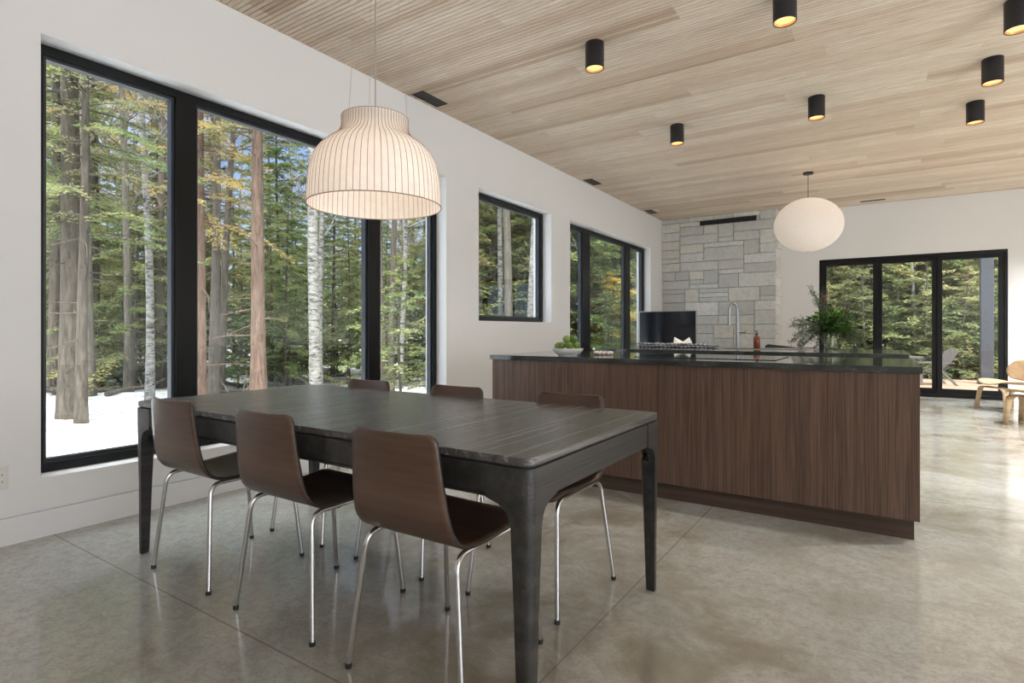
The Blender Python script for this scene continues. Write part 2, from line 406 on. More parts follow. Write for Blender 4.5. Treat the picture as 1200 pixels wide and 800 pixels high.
# ---- sliding door in the back wall
root = empty('door_1', (0, YB+.04, 0)); struct(root)
y0, y1 = -.04, .08; mb = MB(); e = .001
mb.box((DX0+e, y0-.005, .001), (DX1-e, y1, .06)); mb.box((DX0+e, y0-.005, DZ-.05), (DX1-e, y1, DZ-e))
mb.box((DX0+e, y0-.005, .06), (DX0+.045, y1, DZ-.05)); mb.box((DX1-.045, y0-.005, .06), (DX1-e, y1, DZ-.05))
mb.build('door_frame', M['frame'], root, bevel=.004)
panels = [(DX0+.045, -.10, .0), (-.105, .73, .03), (.727, DX1-.045, .0)]
for a, b_, yo in panels:
    s_ = .07; mb = MB(); q0, q1 = -.03+yo, .01+yo
    mb.box((a, q0, .06), (b_, q1, .06+.085)); mb.box((a, q0, DZ-.05-.075), (b_, q1, DZ-.05))
    mb.box((a, q0, .145), (a+s_, q1, DZ-.125)); mb.box((b_-s_, q0, .145), (b_, q1, DZ-.125))
    p_ = mb.build('door_panel', M['frame'], root, bevel=.003)
    MB().box((a+s_, q0+.017, .145), (b_-s_, q0+.023, DZ-.125)).build('pane', M['glass'], p_)

# ---- stone chimney wall
SX0, SX1, SY = XW+.001, -1.64, 11.15
random.seed(5)
mb = MB(); mb.box((SX0, SY+.05, 0), (SX1-.03, YB-.002, ZC-.002)); tones = [0]*6
cw, chh = .088, .088; nx_ = int((SX1-SX0)/cw); nz_ = int(ZC/chh)+1
cwx = (SX1-SX0)/nx_; chz = (ZC-.001)/nz_
occ = [[False]*nx_ for _ in range(nz_)]
for r in range(nz_):
    c = 0
    while c < nx_:
        if occ[r][c]: c += 1; continue
        run = 0
        while c+run < nx_ and not occ[r][c+run]: run += 1
        w = random.choice([3,4,5,6,7,8]); hh = random.choice([2,2,2,3,3,1,2]) 
        w = min(w, run); 
        if run-w < 3: w = run if run <= 9 else run//2
        hh = min(hh, nz_-r)
        for q in range(hh):
            for k in range(w): occ[r+q][c+k] = True
        g = .0035; d = random.uniform(-.003, .008)
        x0 = SX0+c*cwx+g; x1 = SX0+(c+w)*cwx-g; z0 = r*chz+g; z1 = (r+hh)*chz-g
        # rough-split face: small grid in front
        nu = max(3, w//2+2); base_i = len(mb.f)
        mb.box((x0, SY-d+.004, z0), (x1, SY+.055, z1))
        n0 = len(mb.v); V = []; 
        for jj in range(4):
            for ii in range(nu+1):
                u = 0 if ii == 0 else 1 if ii == nu else .012+(.976)*(ii-1)/(nu-2); v_ = (0, .03, .97, 1)[jj]
                edge = (ii in (0, nu)) or (jj in (0, 3))
                V.append((x0+(x1-x0)*u, SY-d+.004-(0 if edge else .003+random.uniform(0,.004)), z0+(z1-z0)*v_))
        mb.add(V, [(jj*(nu+1)+ii, jj*(nu+1)+ii+1, (jj+1)*(nu+1)+ii+1, (jj+1)*(nu+1)+ii) for jj in range(3) for ii in range(nu)])
        tones += [random.random()]*(len(mb.f)-base_i)
        c += w
# returning side course stones
for r in range(0, nz_-1, 2):
    d = random.uniform(0, .016); base_i = len(mb.f)
    mb.box((SX1-.04, SY+.03, r*chz+.004), (SX1+d, YB-.003, (r+2)*chz-.004)); tones += [random.uniform(.6,1)]*(len(mb.f)-base_i)
me = bpy.data.meshes.new('stone_chimney'); me.from_pydata(mb.v, [], mb.f); me.materials.append(M['stone']); me.materials.append(M['mortar'])
at_ = me.attributes.new('tone', 'FLOAT', 'FACE'); at_.data.foreach_set('value', tones[:len(mb.f)])
me.polygons.foreach_set('material_index', [1]*6+[0]*(len(mb.f)-6))
o = bpy.data.objects.new('wall_chimney', me); COL.objects.link(o); struct(o)

# linear vent in the stone wall
root = empty('linear_air_vent', (-2.48, SY-.032, 3.185)); tag(root, 'long black linear slot vent set high in the grey stone wall', 'vent')
root.rotation_euler = (0, R(0), 0)
MB().box((-.51, 0, -.045), (.51, .03, -.03)).box((-.51, 0, .03), (.51, .03, .045)).box((-.51, 0, -.03), (-.495, .03, .03)).box((.495, 0, -.03), (.51, .03, .03)).build('frame', M['black'], root)
MB().box((-.495, .012, -.03), (.495, .028, .03)).build('slot', M['black'], root)

# ---- ceiling vents
def ceiling_vent(loc, w, l, label, grp=None):
    r = empty('ceiling_vent', loc); tag(r, label, 'vent', grp); t = .012
    MB().box((-w/2, -l/2, -.006), (w/2, -l/2+t, .0)).box((-w/2, l/2-t, -.006), (w/2, l/2, 0)).box((-w/2, -l/2+t, -.006), (-w/2+t, l/2-t, 0)).box((w/2-t, -l/2+t, -.006), (w/2, l/2-t, 0)).build('frame', M['black'], r)
    for i in range(3): x = -w/2+w*(i+1)/4; MB().box((x-.008, -l/2+t, -.004), (x+.008, l/2-t, -.0016)).build('louvre', M['black'], r)
    MB().box((-w/2+t, -l/2+t, -.0015), (w/2-t, l/2-t, -.0002)).build('backing', M['frame'], r)
ceiling_vent((-3.63, 4.065, ZC), .14, .35, 'black rectangular ceiling vent nearest the striped pendant lamp')
ceiling_vent((-3.63, 7.66, ZC), .14, .35, 'small black ceiling vent above the small square window')
ceiling_vent((-3.63, 10.17, ZC), .14, .35, 'black ceiling vent beside the corner of the stone wall')
ceiling_vent((-.17, 11.38, ZC), .36, .07, 'thin black ceiling slot right of the white globe lamp')

# ---- downlights
M['warm'] = mat('warm_lamp', (.9,.6,.3), .5); nt, b = nodes(M['warm'])
b.inputs['Emission Color'].default_value = (1, .56, .20, 1); b.inputs['Emission Strength'].default_value = 1.05
M['gold'] = mat('gold_reflector', (.85,.5,.22), .35, .7)
def downlight():
    r = empty('ceiling_downlight', (0,0,ZC))
    MB().lathe([(.0,0),(.0705,0),(.072,-.002),(.072,-.198),(.070,-.2),(.066,-.198),(.064,-.16),(.062,-.03),(0,-.03)], 40).build('housing', M['black'], r, smooth=40)
    MB().surf([(.0645,-.196),(.060,-.170),(.052,-.150)], 32).build('reflector', M['gold'], r, smooth=60)
    MB().lathe([(0,-.178),(.06,-.178),(.06,-.182),(0,-.182)], 32).build('lens', M['warm'], r)
    l = bpy.data.lights.new('downlight_beam', 'SPOT'); l.energy = 46; l.spot_size = R(125); l.spot_blend = .9; l.color = (1,.96,.91); l.shadow_soft_size = .05
    lo = bpy.data.objects.new('downlight_beam', l); COL.objects.link(lo); lo.parent = r; lo.location = (0,0,-.215)
    return r
dl = [(-.545,4.06,'black cylinder ceiling light cut by the top edge left of centre right'),
      (-1.868,3.98,'black cylinder ceiling light nearest the striped dining pendant'),
      (-1.87,6.06,'small black cylinder ceiling light furthest left, in front of the stone wall'),
      (-.54,6.06,'black cylinder ceiling light in the middle of the kitchen ceiling above the island'),
      (.735,7.05,'smallest black cylinder ceiling light in the right-hand column'),
      (.735,6.0,'middle black cylinder ceiling light of the right-hand column'),
      (.745,5.03,'large black cylinder ceiling light cut by the right edge')]
dl[0] = (-.545,4.06,'black cylinder ceiling light cut off by the upper edge of the picture')
d0 = downlight()
for i, (x, y, lab) in enumerate(dl):
    o = d0 if i == 0 else copy_tree(d0)
    o.location = (x, y, ZC-.0005); tag(o, lab, 'ceiling light', 'black cylinder ceiling lights')

for i, (x, y) in enumerate([(2.0,5.0),(2.0,7.0),(2.0,9.0),(2.3,10.3),(3.4,6.0),(3.4,8.0),(3.4,10.0)]):  # extra unseen downlights, added to brighten the back of the room
    o = copy_tree(d0); o.location = (x, y, ZC-.0005)
    for c_ in o.children:
        if c_.type == 'LIGHT': c_.data = c_.data.copy(); c_.data.energy = 270; c_.data.color = (.97,.985,1)
    tag(o, 'added unseen cylinder ceiling light brightening the living area', 'ceiling light', 'black cylinder ceiling lights')

# ---- outlet
r = empty('wall_outlet', (XW+.001, .925, .35)); tag(r, 'white double wall outlet low on the wall at the left edge', 'outlet')
MB().box((0, -.058, -.058), (.005, .058, .058)).build('cover_plate', M['white_pl'], r, bevel=.002)
for yy in (-.026, .026):
    f = MB().box((.004, yy-.017, -.035), (.0065, yy+.017, .035)).build('socket', M['white_cer'], r)
    for q0, q1 in ((yy-.008, .012), (yy+.005, .012), (yy-.008, -.022), (yy+.005, -.022)): MB().box((.006, q0, q1), (.0068, q0+.003, q1+.010)).build('slot', M['rubber'], f)

# ================================================================== ISLANDS
def island(name, x0, x1, y0, y1, label, oven=False):
    cx, cyy = (x0+x1)/2, (y0+y1)/2; r = empty(name, (cx, cyy, 0)); tag(r, label, 'kitchen island')
    a, b_ = x0-cx, x1-cx; c, d = y0-cyy, y1-cyy
    MB().box((a+.012, c+.02, .11), (b_-.012, c+.04, .877)).build('front_panel', M['walnut'], r, bevel=.001)
    for s, q in (('side_panel', b_-.032), ('side_panel', a+.012)):
        MB().box((q, c+.041, .11), (q+.02, d-.04, .877)).build(s, M['walnut'], r)
    n = 4; w = (b_-a-.07)/n
    for i in range(n):
        MB().box((a+.035+i*w+.002, d-.04, .11), (a+.035+(i+1)*w-.002, d-.02, .877)).build('door', M['walnut'], r)
    MB().box((a+.04, c+.045, .105), (b_-.04, d-.045, .876)).build('carcass', M['walnut_h'], r)
    MB().box((a+.075, c+.065, 0), (b_-.035, d-.08, .1045)).build('plinth', M['walnut_h'], r)
    MB().box((a, c, .878), (b_, d, .914)).build('countertop', M['stone_top'], r, bevel=.002)
    return r
i1 = island('kitchen_island', -2.575, .165, 3.575, 4.60, 'long walnut-panelled kitchen island with dark stone top behind the dining table')
i2 = island('kitchen_island', -2.52, .165, 5.48, 6.72, 'rear kitchen island with dark stone top carrying the tap and flowers')
# oven in rear island front
MB().box((-1.02, -.62, .20), (-.42, -.602, .865)).build('oven_front', M['cooktop'], i2, bevel=.003)
r = MB().box((-.95, -.30, 0), (-.02, .27, .0035)).build('cooktop', M['cooktop'], None, bevel=.001, loc=(-.55, 4.15, .9142)); tag(r, 'flat black glass cooktop set flush on the front island top', 'cooktop')
# sink rim
r = empty('undermount_sink', (-1.02, 6.17, .9142)); tag(r, 'dark rectangular sink opening in the rear island below the tap', 'sink')
mb = MB(); mb.box((-.40,-.20,0),(.40,-.185,.003)).box((-.40,.185,0),(.40,.2,.003)).box((-.40,-.185,0),(-.385,.185,.003)).box((.385,-.185,0),(.40,.185,.003)); mb.build('rim', M['steel'], r)
MB().box((-.385,-.185,0),(.385,.185,.0012)).build('basin', M['black'], r)

# tap
r = empty('kitchen_tap', (-1.335, 6.47, .914)); tag(r, 'tall chrome gooseneck kitchen tap on the rear island', 'tap'); r.rotation_euler = (0,0,R(18))
MB().lathe([(0,0),(.028,0),(.028,.006),(.024,.012),(0,.012)], 24).build('base', M['tap'], r, smooth=40)
p = [(0,0,.01),(0,0,.30)]+[(-.042+.042*math.cos(t), 0, .40+.085*math.sin(t)) for t in [PI*i/14 for i in range(0,15)]]
MB().tube(p, [.017,.0165]+[.013]*15, 16).build('spout', M['tap'], r, smooth=50)
MB().tube([(-.084,0,.40),(-.086,0,.25)], [.0145,.0155], 16).build('spray_head', M['tap'], r, smooth=50)
h_ = MB().tube([(0,0,.175),(.085,0,.175)], .012, 14).build('handle', M['tap'], r, smooth=50)

# soap bottle
M['amber'] = mat('amber_glass', (.16,.035,.012), .12, 0, .6)
r = empty('soap_bottle', (-1.145, 6.50, .914)); tag(r, 'amber glass soap bottle with black pump beside the tap', 'bottle')
MB().lathe([(0,0),(.031,0),(.034,.004),(.034,.105),(.028,.122),(.013,.132),(.013,.146),(0,.146)], 28).build('bottle_body', M['amber'], r, smooth=40)
MB().lathe([(0,.146),(.015,.146),(.015,.160),(.006,.163),(.004,.188),(0,.188)], 18).build('pump', M['rubber'], r, smooth=40)
MB().tube([(0,0,.186),(-.03,0,.184)], .004, 8).build('nozzle', M['rubber'], r)

# bowl with limes
BX, BY = -1.985, 3.76
r = MB().lathe([(0,.004),(.055,.004),(.060,0),(.068,0),(.070,.006),(.095,.020),(.112,.040),(.117,.054),(.114,.055),(.108,.041),(.092,.024),(.065,.012),(0,.010)], 48).build('fruit_bowl', M['white_cer'], None, smooth=50, loc=(BX, BY, .9142))
tag(r, 'shallow speckled white bowl of limes on the front island', 'bowl')
m = mat('lime_skin', rough=.38); nt, b = nodes(m); v = coords(nt)
oi = N('ShaderNodeObjectInfo', nt)
c_ = ramp(nt, math_(nt, 'ADD', math_(nt,'MULTIPLY', noise(nt, v, 14, 3), .5), math_(nt,'MULTIPLY', oi.outputs['Random'], .5)), [(.2,(.05,.095,.012)), (.5,(.10,.18,.018)), (.85,(.19,.26,.035))])
nt.links.new(c_, b.inputs['Base Color']); bump(nt, noise(nt, v, 160, 2), b, .25, .002); M['lime'] = m
M['lime_end'] = mat('lime_stem_end', (.25,.22,.10), .7)
limes = [(-.066,-.022,.062,'lime at the far left of the white bowl'), (-.020,-.058,.064,'lime at the front of the bowl, left of centre'),
         (.036,-.050,.066,'bright lime at the front right of the bowl'), (.068,.010,.066,'lime at the right rim of the bowl, half hidden'),
         (-.008,.005,.108,'darkest lime, sitting on top in the middle'), (.040,.022,.110,'lime on top at the right of the pile'),
         (-.035,.045,.112,'lime at the top back of the pile'), (.0,.058,.066,'lime at the back of the bowl under the others')]
proto = None
for i, (x, y, z, lab) in enumerate(limes):
    if proto is None:
        V = []; n = 20; mb = MB()
        pr = [(0,-.033),(.004,-.0325),(.008,-.029),(.018,-.024),(.0255,-.012),(.0275,0),(.0255,.012),(.018,.024),(.008,.029),(.0035,.0325),(0,.033)]
        mb.lathe(pr, n); o = mb.build('lime', M['lime'], None, smooth=80)
        MB().lathe([(0,.0325),(.003,.0325),(.002,.035),(0,.035)], 8).build('stem_end', M['lime_end'], o); proto = o
    else: o = copy_tree(proto)
    o.location = (BX+x*1.02, BY+y*1.02, .9142+z+.012); random.seed(i+3)
    o.rotation_euler = (random.uniform(.9,1.9), random.uniform(-.5,.5), random.uniform(0,6)); tag(o, lab, 'lime', 'limes in the bowl')

# pebble trivet + small glass
M['pebble'] = mat('pink_white_marble', (.66,.58,.54), .35)
r = empty('bead_trivet', (-1.83, 4.06, .9142)); tag(r, 'low ring of pale pinkish marble beads right of the lime bowl', 'trivet')
random.seed(2)
for i in range(11):
    a = 2*PI*i/11
    mb = MB().lathe([(0,-.014),(.010,-.011),(.0155,0),(.010,.011),(0,.014)], 12); o = mb.build('bead', M['pebble'], r, smooth=80); o.location = (.062*math.cos(a), .062*math.sin(a), .014)
# striped linen + paper star
m = mat('striped_linen', rough=.9); nt, b = nodes(m); v = coords(nt)
sp = N('ShaderNodeSeparateXYZ', nt); nt.links.new(v, sp.inputs[0])
st = math_(nt, 'LESS_THAN', math_(nt, 'FRACT', math_(nt, 'MULTIPLY', math_(nt, 'ADD', sp.outputs[0], math_(nt,'MULTIPLY', sp.outputs[2], .8)), 22)), .4)
nt.links.new(mix(nt, st, (.34,.35,.36), (.10,.10,.11)), b.inputs['Base Color']); M['linen'] = m
r = empty('folded_towel', (-2.02, 6.47, .9142)); tag(r, 'grey striped linen towel folded flat along the rear island', 'towel')
mb = MB(); mb.grid(40, 8, lambda u, v_: ((u-.5)*.82, (v_-.5)*.26, .034+.005*math.sin(u*31)+.004*math.sin(v_*9+u*12)))
o = mb.build('top_fold', M['linen'], r, smooth=60, solid=.014)
mb = MB(); mb.grid(40, 8, lambda u, v_: ((u-.5)*.86+.02, (v_-.5)*.29, .012+.003*math.sin(u*25+1)))
mb.build('bottom_fold', M['linen'], r, smooth=60, solid=.014)
M['paper'] = mat('white_paper', (.82,.80,.76), .7)
r = MB().add([(-.13,-.04,.0),(-.05,-.05,.0),(.05,-.05,.0),(.13,-.04,0),(-.13,.0,.085),(0,.0,.02),(.10,.0,.085),(-.13,.04,0),(0,.05,0),(.13,.04,0),(.15,0,.06)],
    [(0,1,4),(1,2,5),(1,5,4),(2,6,5),(2,3,6),(7,4,8),(8,4,5),(8,5,6),(8,6,9),(0,4,7),(3,9,6)]).build('folded_paper_bowl', M['paper'], None, loc=(-1.93, 6.47, .9612), solid=.003); r.scale = (.75,.75,.8)
tag(r, 'white pointed folded napkin standing on the striped towel', 'napkin')

# ---- vase with bouquet
VX, VY = -.46, 6.60
r = empty('flower_vase', (VX, VY, .9142)); tag(r, 'clear glass vase with a loose green fern bouquet and dark red blooms', 'vase')
gm = M['glass']
MB().lathe([(0,.0),(.055,0),(.060,.01),(.058,.12),(.068,.23),(.064,.23),(.054,.12),(.055,.014),(0,.012)], 32).build('glass_vase', gm, r, smooth=50)
M['water'] = mat('vase_water', (.62,.60,.38), .05, 0, .4, Alpha=.35)
MB().lathe([(0,.016),(.044,.016),(.045,.115),(0,.115)], 24).build('water', M['water'], r, smooth=50)
M['stem'] = mat('green_stem', (.09,.13,.04), .6)
random.seed(11); mb = MB()
for i in range(16):
    a = random.uniform(0, 6.28); q = random.uniform(.01,.035)
    mb.tube([(q*math.cos(a), q*math.sin(a), .02), (-.3*q*math.cos(a), -.3*q*math.sin(a), .14), (-1.2*q*math.cos(a), -1.2*q*math.sin(a), .24), (-3*q*math.cos(a), -3*q*math.sin(a), .34)], .0028, 6)
mb.build('stem', M['stem'], r)
def fern_spray(mb, p, d, L, droop, lw, rng, n=22, leaf=.05):
    p = Vector(p); d = Vector(d).normalized(); side = d.cross(Vector((0,0,1))).normalized(); pts = []
    for i in range(n+1):
        s = i/n; pts.append(p+d*L*s+Vector((0,0,-droop*L*s*s)))
    mb.tube(pts[::3]+[pts[-1]], .0018, 4)
    for i in range(4, n+1):
        s = i/n; t = (pts[i]-pts[i-1]).normalized(); ll = leaf*(1-.55*s)*rng.uniform(.7,1.3)
        for sg in (-1, 1):
            o = (side*sg+t*.7+Vector((0,0,rng.uniform(-.5,.4)))).normalized()
            for k in range(4):
                b_ = pts[i]+o*ll*k/4; o2 = (o+t*rng.uniform(-.8,.8)+Vector((0,0,rng.uniform(-.5,.5)))).normalized(); w = t.cross(o2).normalized()*lw
                mb.add([b_-w, b_+o2*ll*.45, b_+w], [(0,1,2)])
rng = random.Random(4); mb = MB(); mb2 = MB()
right = Vector((math.cos(YAW), math.sin(YAW), 0)); fwd = Vector((-math.sin(YAW), math.cos(YAW), 0))
for i in range(58):
    a = rng.uniform(0, 6.28); el = rng.uniform(.0, 1.0); dd = Vector((math.cos(a)*math.cos(el), math.sin(a)*math.cos(el), math.sin(el)*.8))
    fern_spray(mb, (rng.uniform(-.03,.03),rng.uniform(-.03,.03),.22), dd, rng.uniform(.14,.28), rng.uniform(.0,.7), .006, rng, 14, .075)
for i in range(260):
    u_ = Vector((rng.gauss(0,1),rng.gauss(0,1),rng.gauss(0,1))).normalized()*rng.uniform(.05,.17); c_0 = Vector((u_.x*1.15,u_.y*1.15,.30+u_.z*.62)); d_ = (u_+Vector((rng.uniform(-.1,.1),rng.uniform(-.1,.1),rng.uniform(-.1,.1)))).normalized(); w_ = d_.cross(Vector((rng.gauss(0,1),rng.gauss(0,1),rng.gauss(0,1)))).normalized()*.012; L_ = rng.uniform(.035,.075)
    mb.add([c_0, c_0+d_*L_*.5+w_, c_0+d_*L_, c_0+d_*L_*.5-w_], [(0,1,2,3)])
def feather(mb, d, L, droop, rng, wsc=1):
    d = Vector(d).normalized(); side = d.cross(Vector((0,0,1))).normalized(); p = Vector((0,0,.21)); n = 22; pts = [p+d*L*(i/n)+side*.02*math.sin(i*.5)+Vector((0,0,-droop*L*(i/n)**2)) for i in range(n+1)]
    mb.tube(pts[::2], [.0016]*12, 4)
    for i in range(6, n+1):
        for q in range(3):
            t = (pts[i]-pts[i-1]).normalized(); o = (t*.6+Vector((rng.gauss(0,1),rng.gauss(0,1),rng.gauss(0,1)))).normalized(); l_ = rng.uniform(.03,.085)*(1.15-i/n*.6)*wsc
            mb.tube([pts[i], pts[i]+o*l_], [.0009,.0006], 3, caps=False)
            for k in range(9):
                b_ = pts[i]+o*l_*(.2+.8*k/8); o2 = (o*.7+Vector((rng.gauss(0,1),rng.gauss(0,1),rng.gauss(0,1)))*.6).normalized(); w = o2.cross(Vector((.3,.5,.8))).normalized()*.0022
                mb.add([b_-w, b_+o2*rng.uniform(.012,.024), b_+w], [(0,1,2)])
for (dx, dz, L, dr, nn) in [(-1,.55,.44,.35,4), (-1,.2,.42,.45,4), (-.55,1.6,.50,.12,3), (-.8,-.1,.36,.5,3), (1,.45,.38,.7,4), (1,.1,.38,.9,4), (.9,-.15,.30,.8,3), (.7,.9,.30,.3,2), (-.3,-.2,.22,.4,2)]:
    for q in range(nn):
        feather(mb2, right*(dx+rng.uniform(-.12,.12))+fwd*rng.uniform(-.35,.35)+Vector((0,0,dz+rng.uniform(-.15,.15))), L*rng.uniform(.8,1.08), dr, rng)
mb.build('fern_foliage', M['fern'], r); mb2.build('feathery_foliage', M['fern_pale'], r)
M['petal'] = mat('dark_red_petal', (.14,.02,.025), .6); M['pod'] = mat('lime_green_flower_head', (.14,.24,.03), .7)
for (dx, dz, sc, nm) in ((-.065,.50,1,'red'), (.15,.36,.8,'red'), (-.155,.335,1,'pod'), (.055,.37,1,'pod')):
    c = right*dx+Vector((0,0,dz))
    if nm == 'red':
        mb = MB()
        for i in range(11):
            a = i*2.4; rr = .035*sc*(.4+.6*rng.random()); o1 = Vector((math.cos(a)*rr, math.sin(a)*rr, .055*sc+rng.uniform(0,.015)))
            w = Vector((-math.sin(a), math.cos(a), 0))*.009*sc; mb.add([c-Vector((0,0,.05*sc)), c+o1*.6-w, c+o1, c+o1*.6+w], [(0,1,2,3)])
        mb.build('red_bloom', M['petal'], r, solid=.002); MB().tube([(0,0,.2), c*.6+Vector((0,0,.12)), c-Vector((0,0,.045))], .0035, 6).build('stem', M['stem'], r)
    else:
        MB().lathe([(0,.03),(.025,.024),(.042,.006),(.036,-.006),(.015,-.012),(0,-.012)], 18, c=tuple(c)).build('green_flower_head', M['pod'], r, smooth=70)
        MB().tube([(0,0,.2), c-Vector((0,0,.01))], .003, 6).build('stem', M['stem'], r)
M['curly'] = mat('brown_curly_twig', (.10,.06,.045), .7)
for pts in ([(0,.2),(.02,.34),(.012,.44),(-.005,.52),(.02,.555),(.05,.565)], [(0,.2),(.05,.40),(.075,.48),(.085,.56),(.095,.62)], [(0,.2),(.09,.36),(.15,.45),(.20,.53),(.27,.56),(.33,.555)], [(.09,.36),(.16,.40),(.23,.45)]):
    MB().tube([right*x+Vector((0,0,z)) for x, z in pts], [.003]+[.0022]*(len(pts)-1), 6).build('curly_twig', M['curly'], r, smooth=60)

# ================================================================== DINING TABLE
TX0, TX1, TY0, TY1, TZ = -3.105, -.800, 1.298, 2.360, .752
tcx, tcy = (TX0+TX1)/2, (TY0+TY1)/2; hx, hy = (TX1-TX0)/2, (TY1-TY0)/2
table = empty('dining_table', (tcx, tcy, 0)); tag(table, 'long black-stained oak dining table with tapered legs under the striped pendant', 'dining table')
def rrect(hx, hy, r, n=8):
    P = []
    for cx, cy_, a0 in ((hx-r, hy-r, 0), (-hx+r, hy-r, PI/2), (-hx+r, -hy+r, PI), (hx-r, -hy+r, 1.5*PI)):
        for i in range(n+1): a = a0+PI/2*i/n; P.append((cx+r*math.cos(a), cy_+r*math.sin(a)))
    return P
MB().prism(rrect(hx, hy, .045), lambda p, k: (p[0], p[1], TZ-.024+.024*k)).build('tabletop', M['table_top'], table, bevel=.003)
MB().prism(rrect(hx-.008, hy-.008, .04), lambda p, k: (p[0], p[1], TZ-.030+.0055*k)).build('shadow_gap', M['rubber'], table)
# legs: square block top blending by a fillet into a tapered leg
AT, AB = TZ-.031, TZ-.125   # apron top / bottom
def leg(sx, sy):
    mb = MB(); W0, W1_, WB = .20, .088, .046; rings = []
    zs = [AT, AB+.0, AB-.012, AB-.026, AB-.045, AB-.075, .35, .02, 0]
    # plan outline (outer corner rounded r .04): defined per ring with widths in x and y
    ws = [.150, .150, .108, .084, .072, .064, .053, .039, .037]
    for z, w in zip(zs, ws):
        t = (AB-z)/AB if z < AB else 0; inset = .010*max(0,t)
        ro = .035 if z > .3 else .018; P = []
        cx, cy_ = hx-inset, hy-inset; wd = .062 if w > .11 else w
        if z >= AB-.005: thick = .062
        else: thick = w
        for i in range(7):
            a = PI/2*i/6; P.append((cx-ro+ro*math.cos(a), cy_-ro+ro*math.sin(a)))
        if z >= AB-.001:
            P += [(cx-w, cy_), (cx-w, cy_-.03), (cx-.075, cy_-.03), (cx-.075,cy_-.075), (cx-.03, cy_-.075), (cx-.03, cy_-w), (cx, cy_-w)]
        else:
            q = max(w, .0); k = min(1, max(0, (w-.064)/.04))
            P += [(cx-w, cy_), (cx-w, cy_-.03*w/.075), (cx-w+.0*(1-k), cy_-w*.9), (cx-w*.95,cy_-w*.95), (cx-w*.9, cy_-w), (cx-.03*w/.075, cy_-w), (cx, cy_-w)]
            if k > 0:
                P = P[:7]+[(cx-w, cy_), (cx-w, cy_-.03), (cx-w*.72, cy_-w*.40), (cx-w*.72,cy_-w*.72), (cx-w*.40, cy_-w*.72), (cx-.03, cy_-w), (cx, cy_-w)]
        rings.append([(x*sx, y*sy, z) for x, y in P])
    n = len(rings[0]); V = [p for r_ in rings for p in r_]
    F = [(i*n+k, i*n+(k+1)%n, (i+1)*n+(k+1)%n, (i+1)*n+k) for i in range(len(rings)-1) for k in range(n)]
    F += [tuple(range(n)), tuple((len(rings)-1)*n+k for k in range(n))]
    mb.add(V, F); return mb.build('leg', M['table'], table, smooth=35)
for sx in (-1, 1):
    for sy in (-1, 1): leg(sx, sy)
g = .1515
for sy in (-1, 1):
    y_a, y_b = sy*(hy-.002), sy*(hy-.026)
    MB().box((-hx+g, min(y_a,y_b), AB+.012), (hx-g, max(y_a,y_b), AT)).build('apron', M['table'], table, bevel=.002)
    MB().box((-hx+g, min(sy*(hy-.006),sy*(hy-.03)), AB), (hx-g, max(sy*(hy-.006),sy*(hy-.03)), AB+.009)).build('apron_rail', M['table'], table, bevel=.001)
for sx in (-1, 1):
    a_, b_ = sx*(hx-.002), sx*(hx-.026)
    MB().box((min(a_,b_), -hy+g, AB+.002), (max(a_,b_), hy-g, AT)).build('apron', M['table'], table, bevel=.002)
MB().box((-.55,-.32,AB-.022),(-.49,.32,AB+.03)).build('extension_runner', M['black'], table, bevel=.003)
MB().box((.49,-.32,AB-.022),(.55,.32,AB+.03)).build('extension_runner', M['black'], table, bevel=.003)
# table latch seen under apron
MB().box((.02,-hy+.035,AB-.014),(.09,-hy+.05,AB+.03)).build('latch', M['chrome'], table, bevel=.002)

